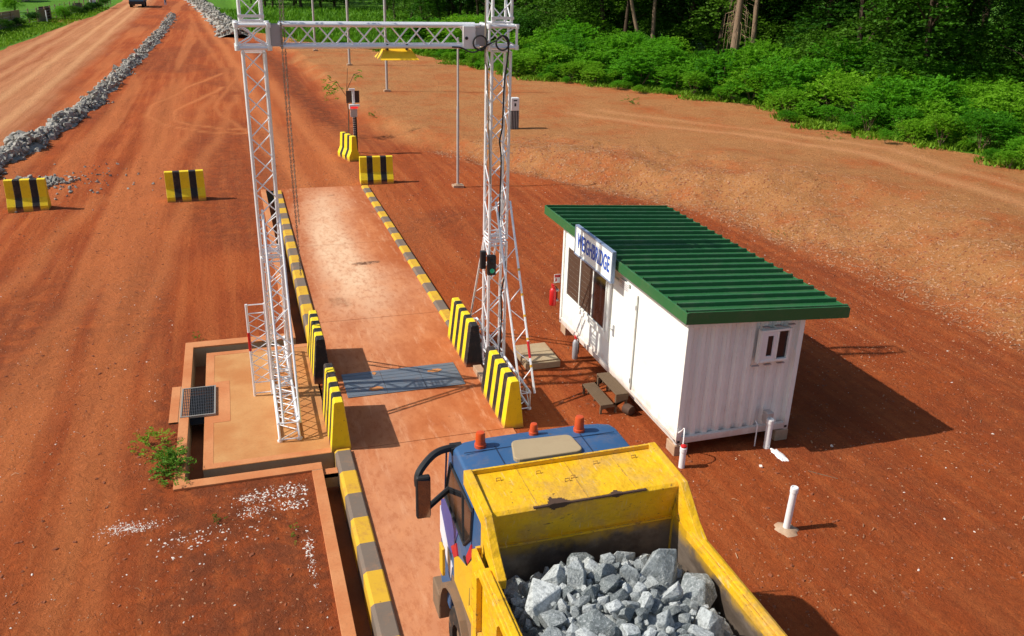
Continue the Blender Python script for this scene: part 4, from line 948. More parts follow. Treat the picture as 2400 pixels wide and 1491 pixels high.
def rock_mesh(name, seed, mat, n=16):
    r = random.Random(seed); bm = bmesh.new()
    for i in range(n):
        v = Vector((r.gauss(0, 1), r.gauss(0, 1), r.gauss(0, 1))).normalized(); v *= r.uniform(.75, 1.05)
        v = Vector((math.copysign(abs(v.x)**.8, v.x), math.copysign(abs(v.y)**.8, v.y)*.85, math.copysign(abs(v.z)**.8, v.z)*.68)); bm.verts.new(v)
    bmesh.ops.convex_hull(bm, input=bm.verts)
    for v in [v for v in bm.verts if not v.link_faces]: bm.verts.remove(v)
    bmesh.ops.dissolve_limit(bm, angle_limit=R(20), verts=bm.verts, edges=bm.edges)
    bmesh.ops.bevel(bm, geom=list(bm.edges), offset=.028, segments=1, affect='EDGES', profile=.5)
    bmesh.ops.triangulate(bm, faces=bm.faces)
    bmesh.ops.recalc_face_normals(bm, faces=bm.faces)
    me = bpy.data.meshes.new(name); bm.to_mesh(me); bm.free(); me.materials.append(mat); return me
RM = [rock_mesh('rock', 100+i, M['rock'], 11+i % 7) for i in range(14)]
SM = [rock_mesh('stone', 300+i, M['rubble'], 10+i % 4) for i in range(8)]
def heap(x, y):
    e = 1-.7*(abs(x-3.05)/1.1)**5
    return 2.18 + .34*sst(6.75, 6.2, y)*e + .10*math.sin(x*2.3+1)*e + .16*e
def place_rock(mesh, name, p, s_, label, cat, group, rr):
    o = bpy.data.objects.new(name, mesh); COL.objects.link(o); o.location = p
    o.scale = (s_*rr.uniform(.85, 1.25), s_*rr.uniform(.8, 1.15), s_*rr.uniform(.75, 1.1)); o.rotation_euler = (rr.uniform(0, 6.28), rr.uniform(0, 6.28), rr.uniform(0, 6.28))
    tag(o, label, cat, group); return o
rr = random.Random(5)
big = [(3.62, 6.05, .30), (2.36, 6.10, .27), (2.32, 6.62, .23), (2.98, 6.62, .22), (3.42, 6.55, .24), (3.98, 5.80, .26), (2.75, 5.55, .24), (3.30, 5.45, .22), (4.00, 6.42, .17), (2.20, 5.55, .22), (3.05, 6.15, .16), (3.75, 5.35, .25), (2.45, 4.9, .3), (3.2, 4.7, .32), (3.8, 4.5, .3)]
pts = []
for x, y, s_ in big:
    x = max(2.08+s_*.95, min(4.10-s_*.95, x)); pts.append((x, y, s_)); place_rock(RM[len(pts) % 14], 'rock', (x, y, float(heap(x, y))+s_*.12), s_, 'large grey rock in the truck load', 'rock', 'large grey rocks heaped in the truck', rr)
tries = 0; cnt = 0
while cnt < 270 and tries < 16000:
    tries += 1; s_ = rr.choice((.07, .08, .09, .10, .11, .12, .13, .14, .15, .16, .18)) if tries < 9000 else rr.choice((.05, .06, .07, .09)); x, y = rr.uniform(2.08+s_, 4.10-s_), rr.uniform(4.7, 6.78-s_)
    if any(math.hypot(x-a, y-b) < (s_+c)*.56 for a, b, c in pts): continue
    pts.append((x, y, s_)); cnt += 1
    place_rock(rr.choice(RM), 'rock', (x, y, float(heap(x, y))+s_*.15+rr.uniform(0, .05)), s_, 'smaller pale grey rock among the truck load', 'rock', 'smaller grey rocks heaped in the truck', rr)
# stone fill below and behind
def rock_cloud(mb, mesh_pool, items, rr):
    pool = [(np.array([v.co[:] for v in m.vertices]), [tuple(p.vertices) for p in m.polygons]) for m in mesh_pool]
    for p, s_ in items:
        V, F = rr.choice(pool); q = Matrix.Rotation(rr.uniform(0, 6.28), 3, 'Z') @ Matrix.Rotation(rr.uniform(0, 6.28), 3, 'X')
        mb.add((V*(s_*rr.uniform(.7, 1.25))) @ np.array(q).T + np.array(p), F)
m = MB(); N = 24; vs = []
for i in range(N):
    for j in range(N): x = 2.06+2.06*i/(N-1); y = 1.0+5.78*j/(N-1); vs.append((x, y, float(heap(x, min(y, 6.7)))-.07+.05*rr.random()))
m.add(vs, [(i*N+j, (i+1)*N+j, (i+1)*N+j+1, i*N+j+1) for i in range(N-1) for j in range(N-1)])
items = [((rr.uniform(2.15, 4.03), rr.uniform(4.6, 6.72), 0), rr.uniform(.02, .05)) for _ in range(420)]
items = [((p[0], p[1], float(heap(p[0], p[1]))-.03+rr.uniform(0, .06)), s_) for p, s_ in items]
items += [((x := rr.uniform(2.2, 4.0), y := rr.uniform(1.1, 4.6), float(heap(x, y))), rr.uniform(.08, .22)) for _ in range(160)]
rock_cloud(m, RM, items, rr); o = m.build('stone_fill', M['rock'], recalc=False); tag(o, 'grey broken stone filling the truck body between the rocks', 'stone fill', None, 'stuff')

# stone rows beside the haul road
def row_centre(t, P):
    n = len(P)-1; k = min(int(t*n), n-1); f = t*n-k; return P[k][0]+(P[k+1][0]-P[k][0])*f, P[k][1]+(P[k+1][1]-P[k][1])*f
def stone_row(name, P, W_, H_, n, label, smin, smax, solo):
    rr = random.Random(hash(name) % 1000 if False else len(P)*7+n); items = []
    for i in range(n):
        t_ = rr.random()**1.6 if solo else rr.random(); x, y = row_centre(t_, P); u = rr.gauss(0, .42); u = max(-1.05, min(1.05, u)); wv = 1+.3*math.sin(y*.9)+.2*math.sin(y*2.3+1)
        z = H_*max(0, 1-u*u)*rr.uniform(.45, 1.05)*wv; items.append(((x+u*W_*wv, y, hz(x, y)+z), rr.uniform(smin, smax)*(1 if rr.random() > .12 else 1.5)))
    items.sort(key=lambda q: q[0][1]); big = sorted(items, key=lambda q: q[0][1]-60*q[1])[:solo]; ids = set(map(id, big)); rest = [q for q in items if id(q) not in ids]
    m = MB(); k = 80; vs = []
    for i in range(k):
        x, y = row_centre(i/(k-1), P); wv = 1+.3*math.sin(y*.9)+.2*math.sin(y*2.3+1)
        for u in (-1.1, -.6, 0, .6, 1.1): vs.append((x+u*W_*wv*.85, y, hz(x, y)-.04+H_*.55*max(0, 1-u*u)*wv))
    m.add(vs, [(i*5+j, i*5+j+1, (i+1)*5+j+1, (i+1)*5+j) for i in range(k-1) for j in range(4)])
    rock_cloud(m, SM, rest, rr); tag(m.build(name, M['rubble'], recalc=False), label, 'rubble', None, 'stuff')
    for p, s_ in big:
        place_rock(rr.choice(SM), 'stone', p, s_, 'grey stone at the near end of the rubble row along the haul road', 'stone', 'stones in the rubble row', rr)
ROW = [(-10.1, 33.5), (-9.75, 39.5), (-8.75, 48), (-8.0, 57.5), (-7.6, 79), (-7.2, 110), (-7.4, 146)]
stone_row('rubble_row', ROW, .64, .44, 4200, 'long row of grey rubble dividing the yard from the haul road', .07, .20, 55)
stone_row('rubble_bank', [(1.0, 106), (.8, 114), (-.8, 135), (-2.6, 160), (-4.6, 186), (-6.6, 205)], 1.6, .8, 2200, 'grey rubble bank behind the left truss tower at the grass edge', .14, .32, 0)
it = [((-7.3+rr.gauss(0, .55), 36.6+rr.gauss(0, .65), 0), rr.uniform(.05, .18)) for _ in range(110)]+[((-5.7+rr.gauss(0, 1.0), 36.5+rr.gauss(0, 1.6), 0), rr.uniform(.03, .09)) for _ in range(90)]+[((-9.9+rr.gauss(0, .6), 36.2+rr.gauss(0, 1.0), 0), rr.uniform(.08, .2)) for _ in range(70)]
it = [((p[0], p[1], hz(p[0], p[1])+s_*.3), s_) for p, s_ in it]
m = MB(); rock_cloud(m, SM, it, rr); tag(m.build('rubble_spill', M['rubble'], recalc=False), 'loose grey stones spilled behind the leftmost barrier', 'rubble', None, 'stuff')

# loose gravel and white chips on the ground
def chips(name, items, mat, label):
    m = MB(); r = random.Random(17)
    for x, y, s_ in items:
        z = hz(x, y)-s_*.12 if False else 0
        a = r.uniform(0, 6.28); n = r.choice((4, 5, 6)); ax = r.uniform(1., 1.9); q = [2*math.pi*i/n+r.uniform(-.3, .3) for i in range(n)]
        b = [(s_*ax*math.cos(t_), s_*math.sin(t_)) for t_ in q]; ca_, sa_ = math.cos(a), math.sin(a); b = [(x+u*ca_-v*sa_, y+u*sa_+v*ca_) for u, v in b]
        m.add([(u, v, -.3*s_) for u, v in b]+[(x+(u-x)*.6, y+(v-y)*.6, s_*r.uniform(.25, .6)) for u, v in b], [tuple(range(n, 2*n))]+[(i, (i+1) % n, n+(i+1) % n, n+i) for i in range(n)])
    V = np.array(m.v); H_ = hgt(V[:, 0], V[:, 1])
    m.v = [tuple(p) for p in np.stack([V[:, 0], V[:, 1], V[:, 2]+H_], -1)]
    o = m.build(name, mat, recalc=False); tag(o, label, 'gravel', None, 'stuff'); return o
def bank_scatter(n):
    out = []
    while len(out) < n:
        y = rr.uniform(12, 40); f = float(np.interp(y, FOOT_Y, FOOT_X)); out.append((f+rr.uniform(-.3, 8)*rr.random()**.6, y, .010+.034*rr.random()**3))
    return out
def free(x, y): return not (-1.9 < x < 4.95 and 13.0 < y < 33.9) and not (.6 < x < 4.9 and y < 13.4) and not (7.0 < x < 9.7 and 11.8 < y < 18.3)
rr = random.Random(23)
def scatter(n, x0, x1, y0, y1, s0, s1):
    out = []
    while len(out) < n:
        x = rr.uniform(x0, x1); y = y0+(y1-y0)*rr.random()**1.3
        if free(x, y): out.append((x, y, s0+(s1-s0)*rr.random()**3))
    return out
M['chip'] = plain('tan_pebble', (.42, .22, .115), .9); M['chipd'] = plain('brown_clod', (.24, .070, .026), .95); M['chalk'] = plain('white_chip', (.72, .66, .58), .9)
def clump(n, x, y, sx, sy, s0, s1): return [(rr.gauss(x, sx*1.15), rr.gauss(y, sy*1.25), s0*.5+(s1*.75-s0*.5)*rr.random()**2) for _ in range(int(n*2.2))]
chips('brown_clods', scatter(9000, -11, 19, 7.5, 42, .008, .040)+bank_scatter(5000), M['chipd'], 'small brown clods of earth scattered over the yard')
chips('tan_pebbles', scatter(9500, -11, 17, 7.5, 36, .006, .020)+scatter(4200, 12, 30, 14, 48, .010, .030)+bank_scatter(7000), M['chip'], 'tan pebbles scattered over the yard and the bank')
wc = clump(150, -2.25, 12.35, .16, .07, .006, .02)+clump(60, -1.95, 12.3, .14, .04, .006, .02)+clump(70, -.3, 12.68, .14, .06, .008, .028)+clump(55, -.28, 12.3, .13, .07, .008, .022)
wc += clump(90, .3, 12.75, .22, .10, .008, .03)+clump(50, .32, 12.35, .16, .07, .008, .03)+clump(40, .47, 11.1, .03, .18, .008, .026)+clump(30, .48, 10.6, .03, .2, .006, .02)+clump(35, -1.2, 11.75, .28, .14, .01, .032)+clump(20, -.5, 11.7, .3, .2, .01, .03)
wc += [(x, y, s_) for x, y, s_ in scatter(620, -9, .6, 7.8, 24, .005, .02)]+scatter(500, 4.9, 18, 8, 36, .006, .022)
wc = [(x, y, s_) for x, y, s_ in wc if free(x, y)]
chips('white_chips', wc, M['chalk'], 'white lime chips spilled on the red earth')
M['twig'] = plain('dry_twig', (.46, .27, .15), .9)
m = MB()
for i in range(2600):
    if i < 2100: (x, y, q_) = bank_scatter(1)[0]; L_ = rr.uniform(.06, .30)
    else:
        x, y = rr.uniform(-10, 17), rr.uniform(8, 38); L_ = rr.uniform(.03, .14)
        if not free(x, y): continue
    a = rr.uniform(0, 6.28); b = a+rr.uniform(-.9, .9); z = hz(x, y); w_ = rr.uniform(.003, .008)
    p0 = (x, y, z+.012); p1 = (x+L_*.5*math.cos(a), y+L_*.5*math.sin(a), z+rr.uniform(.015, .05)); p2 = (p1[0]+L_*.5*math.cos(b), p1[1]+L_*.5*math.sin(b), hz(p1[0]+L_*.5*math.cos(b), p1[1]+L_*.5*math.sin(b))+.01)
    m.tube([p0, p1, p2], w_, 3)
tag(m.build('dry_twigs', M['twig'], recalc=False), 'dry twigs and root scraps strewn over the bank and yard', 'twigs', None, 'stuff')
for x, y, s_, lb in ((8.48, 11.2, .05, 'small white stone lying left of the drain spill'), (10.22, 11.5, .035, 'tiny white stone in the container shadow')):
    o = place_rock(RM[3], 'white_stone', (x, y, hz(x, y)+s_*.4), s_, lb, 'stone', None, rr); o.material_slots[0].link = 'OBJECT'; o.material_slots[0].material = M['chalk']
m = MB(); m.tube([(9.25, 10.88, .02), (9.6, 10.50, .03)], .012, 6); tag(m.build('stick', M['wood']), 'thin pale stick on the ground below the container shadow', 'stick')

# ------------------------------------------------------------------ poles, post, cabinet
def light_pole(x, y, h, r, label, foot=.22):
    root = empty('steel_pole', (x, y, hz(x, y))); tag(root, label, 'pole', 'thin galvanised poles beyond the lane')
    m = MB(); m.lathe([(r, 0), (r, h*.55), (r*.8, h*.56), (r*.75, h), (.002, h+.01)], (0, 0, 0), 10); m.build('shaft', M['galv'], root, smooth=True)
    m = MB(); m.box(-foot, foot, -foot*.8, foot*.8, -.1, .10); m.box(-r*2, r*2, -r*2, r*2, .10, .13); m.build('footing', M['block'], root, bevel=.02); return root
light_pole(8.34, 32.92, 5.75, .055, 'nearest thin pole, between the beam and the open yard')
light_pole(9.74, 57.4, 11, .085, 'thin pole on a brick footing below the yellow lamp hood')
light_pole(9.40, 73.2, 12, .10, 'thin pole rising behind the small post with the red display')
light_pole(7.84, 85.4, 12, .10, 'farthest thin pole, seen through the left part of the beam')
light_pole(33.4, 160, 12, .12, 'thin post at the forest edge right of the yellow hood')
light_pole(36.0, 150, 12, .12, 'thin post at the forest edge nearest the right tower')
CP = empty('display_post', (5.25, 40.2, hz(5.25, 40.2))); tag(CP, 'post with a red display, a bracket and a brown board behind the end on barrier', 'post')
m = MB(); m.box(-.05, .05, -.05, .05, 0, 2.9); m.build('post', M['galv'], CP)
m = MB()
for i in range(16): m.box(-.06, .06, -.055, -.0505, .25+i*.1, .30+i*.1)
m.build('black_band', M['dark'], CP); m = MB(); m.box(.051, .12, -.05, .05, .1, 1.9); m.build('cable_duct', M['dark'], CP)
m = MB(); m.box(-.30, .30, -.02, .02, 2.28, 2.82); b2 = m.build('brown_board', M['rust'], CP); b2.location = (0, .1, 0)
m = MB(); m.box(-.21, .25, -.24, -.05, 2.16, 2.24); m.box(-.21, -.17, -.24, -.06, 2.04, 2.16); m.build('hood', M['whitep'], CP)
M['led'] = plain('red_display', (.3, .01, .01), .4, 0, ((1, .03, .03), .7)); m = MB(); m.box(-.16, .18, -.2, -.06, 2.06, 2.155); m.build('display', M['led'], CP)
m = MB(); m.box(-.16, .14, -.16, -.052, 1.68, 2.03); m.build('control_box', M['galv'], CP); m = MB(); m.box(-.19, .08, -.14, -.052, 2.86, 2.94); m.box(-.03, .06, -.12, -.052, 2.3, 2.86); m.build('camera_bracket', M['whitep'], CP)
CB = empty('cabinet', (13.9, 43.0, hz(13.9, 43))); tag(CB, 'slim grey cabinet with a black lower half beside the right tower', 'cabinet')
m = MB(); m.box(-.22, .22, -.18, .18, 0, .95); m.build('base', M['dark'], CB); m = MB()
for i in range(5): m.box(-.20+i*.09, -.17+i*.09, -.19, -.1805, .02, .93)
m.build('slat', M['cast'], CB); m = MB(); m.box(-.22, .22, -.19, .18, .951, 1.60); m.build('housing', M['whitep'], CB, bevel=.02); m = MB(); m.box(-.10, .10, -.195, -.1905, 1.44, 1.50); m.box(-.05, .05, -.195, -.1905, 1.18, 1.34); m.build('panel', M['dark'], CB)

# ------------------------------------------------------------------ vegetation
def leaf_mat(name, a, b, tr=.25):
    n = NM(name); oi = n.n('ShaderNodeObjectInfo').outputs['Random']; at = n.n('ShaderNodeAttribute', attribute_name='tone').outputs['Fac']
    c = n.mix(at, a, b); c = n.mix(n.ramp(oi, .3, 1, 0, .6), c, (b[0]*1.7, b[1]*1.0, b[2])); c = n.mix(n.ramp(oi, .3, 0, 0, .6), c, (a[0]*.7, a[1]*.8, a[2]*1.3))
    n.col(c); n.rough(.6); n.spec(.12)
    t = n.n('ShaderNodeBsdfTranslucent'); n.put(t.inputs['Color'], n.mix(.5, c, (b[0]*1.2, b[1]*1.2, b[2]*.5)))
    mx = n.n('ShaderNodeMixShader'); mx.inputs[0].default_value = tr; n.L(n.b.outputs[0], mx.inputs[1]); n.L(t.outputs[0], mx.inputs[2])
    n.L(mx.outputs[0], n.t.nodes['Material Output'].inputs['Surface']); return n.mat
M['leaf'] = leaf_mat('bush_leaf', (.048, .195, .007), (.145, .43, .020), .45)
M['leaf2'] = leaf_mat('forest_leaf', (.014, .062, .004), (.055, .18, .010), .3)
M['weed'] = leaf_mat('weed_leaf', (.028, .11, .008), (.075, .23, .018), .3)
M['grass'] = leaf_mat('grass_blade', (.06, .19, .010), (.15, .33, .02), .3)
M['bark'] = paint('pale_bark', (.25, .165, .105), (.10, .07, .05), .6, .9, 0, 5, .2)
def quads_mesh(name, P, Tn, mat, tone):
    """P: (n,4,3) quads"""
    n = len(P); me = bpy.data.meshes.new(name); me.vertices.add(n*4); me.vertices.foreach_set('co', P.reshape(-1).astype(np.float32))
    me.loops.add(n*4); me.loops.foreach_set('vertex_index', np.arange(n*4)); me.polygons.add(n); me.polygons.foreach_set('loop_start', np.arange(0, n*4, 4)); me.update()
    at = me.attributes.new('tone', 'FLOAT', 'POINT'); at.data.foreach_set('value', np.repeat(tone, 4).astype(np.float32)); me.materials.append(mat); return me
def leaves(cen, dirs, ln, wd, g):
    """diamond leaves from base cen along dirs"""
    n = len(cen); dirs = dirs/np.linalg.norm(dirs, axis=1, keepdims=True); rnd = g.normal(size=(n, 3)); rnd[:, 2] *= .35
    sd = np.cross(dirs, np.array([0, 0, 1.])+.7*rnd); sd /= np.linalg.norm(sd, axis=1, keepdims=True)+1e-9
    nr = np.cross(sd, dirs); L = ln[:, None]; Wd = wd[:, None]
    return np.stack([cen, cen+dirs*L*.45+sd*Wd+nr*L*.06, cen+dirs*L-nr*L*.12, cen+dirs*L*.45-sd*Wd+nr*L*.06], 1)
def sprays(g, base, direc, length, k, lf, lw):
    """pinnate sprays: for each base a drooping stem with k leaflet pairs"""
    n = len(base); d = direc/np.linalg.norm(direc, axis=1, keepdims=True); sd = np.cross(d, np.array([0, 0, 1.])); sd /= np.linalg.norm(sd, axis=1, keepdims=True)+1e-9
    Q = []; 
    for i in range(k):
        t_ = (i+.7)/k; c = base+d*length[:, None]*t_+np.array([0, 0, -1.])*(length*.45*t_*t_)[:, None]; f = lf*(1-.5*abs(t_-.45)) 
        for s_ in (-1, 1):
            dr = sd*s_+d*.55+g.normal(size=(n, 3))*.22+np.array([0, 0, -.12]); Q.append(leaves(c, dr, f*g.uniform(.8, 1.2, n), lw*g.uniform(.8, 1.2, n), g))
    return np.concatenate(Q)
def crown_points(g, n, lumps, squash=.8):
    """points on the outer shell of a cluster of lumps (cx,cy,cz,r)"""
    w = np.array([l[3]**2 for l in lumps]); w /= w.sum(); idx = g.choice(len(lumps), n, p=w); v = g.normal(size=(n, 3)); v /= np.linalg.norm(v, axis=1, keepdims=True)
    v[:, 2] = np.where(v[:, 2] < -.35, -v[:, 2], v[:, 2])
    rad = g.uniform(.55, 1.05, n)**.7; C = np.array([l[:3] for l in lumps])[idx]; r = np.array([l[3] for l in lumps])[idx]
    return C+v*(r*rad)[:, None]*np.array([1, 1, squash]), v, rad
def make_bush(seed, h, w, ns, mat, lf=.155, k=6):
    g = np.random.default_rng(seed); nl = 9
    lumps = [(g.uniform(-w, w)*.55, g.uniform(-w, w)*.55, h*g.uniform(.25, .68), w*g.uniform(.34, .55)) for _ in range(nl)]
    P, v, rad = crown_points(g, ns, lumps); P[:, 2] = np.maximum(P[:, 2], .05)
    Q = sprays(g, P, v*np.array([1, 1, .7])+np.array([0, 0, .8])+g.normal(size=v.shape)*.3, g.uniform(.35, .75, ns)*max(.6, h/2.4), k, lf, lf*.24)
    up = g.uniform(0, 1, 12)
    tone = np.tile(np.clip(.25*g.uniform(0, 1, ns)+.75*g.uniform(0, 1, nl)[g.integers(0, nl, ns)], 0, 1), 2*k); return quads_mesh('foliage', Q, None, mat, tone)
def stem_mesh(seed, h, w):
    r = random.Random(seed); m = MB()
    for i in range(6):
        a = r.uniform(0, 6.28); m.tube([(0, 0, -.1), (math.cos(a)*w*.25, math.sin(a)*w*.25, h*.35), (math.cos(a)*w*.5, math.sin(a)*w*.5, h*.65)], .03, 5, False, .012)
    return m
BP = []
for i in range(7):
    h = (1.5, 1.9, 2.3, 2.0, 2.7, 1.3, 2.4)[i]; w = (1.2, 1.4, 1.6, 1.7, 1.6, 1.1, 1.9)[i]
    fm = make_bush(500+i, h, w, 520, M['leaf']); sm = stem_mesh(40+i, h, w); BP.append((fm, sm, h, w))
stems = []
for fm, sm, h, w in BP:
    o = sm.build('stem', M['bark']); stems.append(o.data); bpy.data.objects.remove(o)
gb = random.Random(99)
def put_bush(i, x, y, s_, label, group):
    root = empty('bush', (x, y, hz(x, y)), gb.uniform(0, 6.28)); root.scale = (s_, s_, s_*gb.uniform(.85, 1.15)); tag(root, label, 'bush', group)
    for nm, d in (('foliage', BP[i][0]), ('stem', stems[i])): o = bpy.data.objects.new(nm, d); COL.objects.link(o); o.parent = root
nb = 0; BXY = []
vl = [(x, y) for x, y in VEG if 8 < y < 100]
def try_bush(x, y, s_, i, mind):
    global nb
    if any(math.hypot(x-a, y-b) < mind for a, b in BXY): return
    BXY.append((x, y)); nb += 1
    put_bush(i, x, y, s_, 'green leafy bush in the thicket at the forest edge', 'bushes of the thicket at the forest edge')
for _ in range(3000):
    if nb >= 235: break
    y = gb.uniform(17, 92); d = gb.uniform(.6, 13); vx = float(veg_x(y)); 
    # offset along the normal of the edge, roughly
    nx_, ny_ = (.93, .37) if y > 44 else (.97, -.05); x, yy = vx+d*nx_, y+d*ny_
    if y > 80 and d < 7: continue
    x += gb.uniform(-.4, .4); near = d < 1.8
    try_bush(x, yy, gb.uniform(.40, .75) if near else gb.choice((.8, .95, 1.1, 1.35, 1.5)), gb.randrange(7), 1.15 if near else 1.75)

for k in range(60):
    y = gb.uniform(18, 92); vx = float(veg_x(y)); x = vx-gb.uniform(-.5, .7)*(2.0 if gb.random() < .25 else 1)
    put_bush(gb.randrange(7), x, y, gb.uniform(.16, .36), 'low weedy scrub plant at the ragged foot of the thicket', 'low scrub along the foot of the thicket')
M['bark2'] = paint('dark_bark', (.085, .058, .038), (.04, .03, .02), .6, .9, 0, 5, .2)
# forest trees behind the thicket
def make_tree(seed, H_, mat, nl=16, ns=1500, low=1.5, wid=3.6, lf=.26):
    g = np.random.default_rng(seed)
    lumps = [(g.uniform(-1, 1)*wid*.7, g.uniform(-1, 1)*wid*.7, g.uniform(low, H_*.95), g.uniform(1.0, 1.9)) for _ in range(nl)]
    P, v, rad = crown_points(g, ns, lumps)
    Q = sprays(g, P, v*np.array([1, 1, .5])+np.array([0, 0, .15])+g.normal(size=v.shape)*.35, g.uniform(.5, 1.1, ns), 4, lf, lf*.27)
    fm = quads_mesh('crown', Q, None, mat, np.tile(g.uniform(0, 1, ns), 8))
    r = random.Random(seed); m = MB(); px = [(0, 0, -.2)]; lean = (r.uniform(-.12, .12), r.uniform(-.12, .12))
    for k in range(1, 8): px.append((lean[0]*H_*k/8+r.uniform(-.1, .1), lean[1]*H_*k/8+r.uniform(-.1, .1), H_*k/8))
    m.tube(px, r.uniform(.16, .24), 9, False, .05)
    for l in lumps[:9]:
        z = max(.8, l[2]*.65); a = Vector((lean[0]*z, lean[1]*z, z)); b = Vector(l[:3]); m.tube([a, a.lerp(b, .5)+Vector((0, 0, .3)), b], .06, 6, False, .02)
    o = m.build('trunk', M['bark2'], smooth=True); tm = o.data; bpy.data.objects.remove(o)
    return fm, tm
TP = [make_tree(700+i, (11, 13, 12, 14, 10)[i], M['leaf2'], 17, 1500, (4.0, 3.0, 1.2, 1.5, 1.0)[i], (3.6, 4.2, 3.8, 4.0, 3.4)[i]) for i in range(5)]
TB = [make_tree(760+i, (4.0, 5.0, 4.5)[i], M['leaf2'], 12, 1100, .6, 2.4, .22) for i in range(3)]
ntree = 0; TXY = []
def put_tree(pool, i, x, y, s_, name, label, group):
    root = empty(name, (x, y, hz(x, y)), gb.uniform(0, 6.28)); root.scale = (s_,)*3; tag(root, label, 'tree', group)
    for nm, d in (('crown', pool[i][0]), ('trunk', pool[i][1])): o = bpy.data.objects.new(nm, d); COL.objects.link(o); o.parent = root
# distinct pale trunks at the forest edge
for x, y, h, r_, lx_, lb in ((34.4, 70.2, 9, .20, -2.4, 'slim leaning brown trunk above the thicket right of the right tower'), (36.2, 72.5, 10, .22, .2, 'upright grey trunk just right of the leaning one'), (37.0, 60.2, 10, .36, .5, 'thick reddish trunk hung with pale dead vines'), (38.9, 60.6, 10, .24, .2, 'pale grey trunk beside the thick reddish one')):
    TXY.append((x, y)); root = empty('bare_tree', (x, y, hz(x, y))); tag(root, lb, 'tree')
    m = MB(); m.tube(catmull([(0, 0, -.2), (lx_*.3, 0, h*.3), (lx_*.55, .2, h*.55), (lx_, .1, h)]), r_, 9, False, r_*.6); m.build('trunk', M['bark'], root, smooth=True)
    g = np.random.default_rng(int(x*10)); lumps = [(lx_+g.uniform(-2, 2), g.uniform(-2, 2), h+g.uniform(.5, 3), g.uniform(1, 1.7)) for _ in range(8)]; P, v, _r = crown_points(g, 700, lumps); Q = sprays(g, P, v+np.array([0, 0, .1]), g.uniform(.5, 1, 700), 4, .25, .07)
    o = bpy.data.objects.new('crown', quads_mesh('crown', Q, None, M['leaf2'], np.tile(g.uniform(0, 1, 700), 8))); COL.objects.link(o); o.parent = root
    if 'vines' in lb:
        m = MB(); q = random.Random(3)
        for i in range(70):
            a = q.uniform(0, 6.28); z1 = q.uniform(3.4, 8); z0 = z1-q.uniform(.5, 1.8); d = r_+q.uniform(.05, .9); m.tube([(math.cos(a)*d*.5+.2, math.sin(a)*d*.5, z1), (math.cos(a)*d+.2, math.sin(a)*d, z1-.2), (math.cos(a)*d*1.05+.2, math.sin(a)*d*1.05, z0)], .011, 4)
        m.build('dead_vine', M['block'], root)
for _ in range(2600):
    if ntree >= 135: break
    y = gb.uniform(14, 118); d = gb.uniform(9, 40); vx = float(veg_x(y)); nx_, ny_ = (.93, .37) if y > 44 else (.97, -.05); x, yy = vx+d*nx_, y+d*ny_
    if y > 84 and d < 22: continue
    if any(math.hypot(x-a, yy-b) < (5.5 if k_ < 4 else 3.2) for k_, (a, b) in enumerate(TXY)) or any(-7 < (x-a)*.5+(yy-b)*.85 < 1 and abs((x-a)*.85-(yy-b)*.5) < 3.5 for a, b in TXY[:4]): continue
    TXY.append((x, yy)); ntree += 1
    if d < 14 and gb.random() < .5: put_tree(TB, gb.randrange(3), x, yy, gb.uniform(.85, 1.2), 'small_tree', 'small dark green tree rising just behind the thicket', 'small trees behind the thicket')
    else: put_tree(TP, gb.randrange(5), x, yy, gb.uniform(.9, 1.25), 'forest_tree', 'tall dark leaved tree in the shaded forest', 'tall trees of the forest')
# far forest beyond the grass
for _ in range(900):
    if ntree >= 185: break
    x = gb.uniform(-2, 70); y = gb.uniform(150, 215)
    if x < 6-(y-150)*.05 or any(math.hypot(x-a, y-b) < 4.0 for a, b in TXY) or x > 30+(y-150)*.9 and y < 150: continue
    TXY.append((x, y)); ntree += 1; put_tree(TP, gb.randrange(2, 5), x, y, gb.uniform(.9, 1.2), 'forest_tree', 'dark tree far behind the truss beam beyond the grass', 'far trees beyond the grass')
# grass cover: blades along the edge and on the far grass
g = np.random.default_rng(3)
def blades(n, xf, yf, h0, h1, w, name, label):
    ok_x, ok_y = [], []
    while len(ok_x) < n:
        y = yf(g.random()); x = xf(y, g.random()); ok_x.append(x); ok_y.append(y)
    x, y = np.array(ok_x), np.array(ok_y); z = hgt(x, y); a = g.uniform(0, 6.28, n); d = np.stack([np.cos(a)*.5, np.sin(a)*.5, np.ones(n)], -1); c = np.stack([x, y, z-.02], -1)
    Q = leaves(c, d, g.uniform(h0, h1, n), np.full(n, w)*g.uniform(.7, 1.3, n), g); o = bpy.data.objects.new(name, quads_mesh(name, Q, None, M['grass'], g.random(n))); COL.objects.link(o); tag(o, label, 'grass', None, 'stuff')
blades(24000, lambda y, t: float(veg_x(y))+(-.6+3.5*t**.7)+math.sin(y*1.7)*.5-1.5*max(0, math.sin(y*.83)*math.sin(y*.31+1))**1.5, lambda t: 16+80*t, .10, .38, .05, 'edge_grass', 'rough grass along the foot of the thicket')
blades(30000, lambda y, t: float(veg_x(y))+.3+t*(14+(y-85)*.45), lambda t: 82+75*t**1.2, .35, 1.1, .11, 'far_grass', 'bright tall grass beyond the bare ground behind the beam')
blades(9000, lambda y, t: float(np.interp(y, [p[1] for p in lw], [p[0] for p in lw]))-.3-t*6.5, lambda t: 86+80*t, .12, .4, .07, 'verge_grass', 'short bright grass verge in front of the left fence')
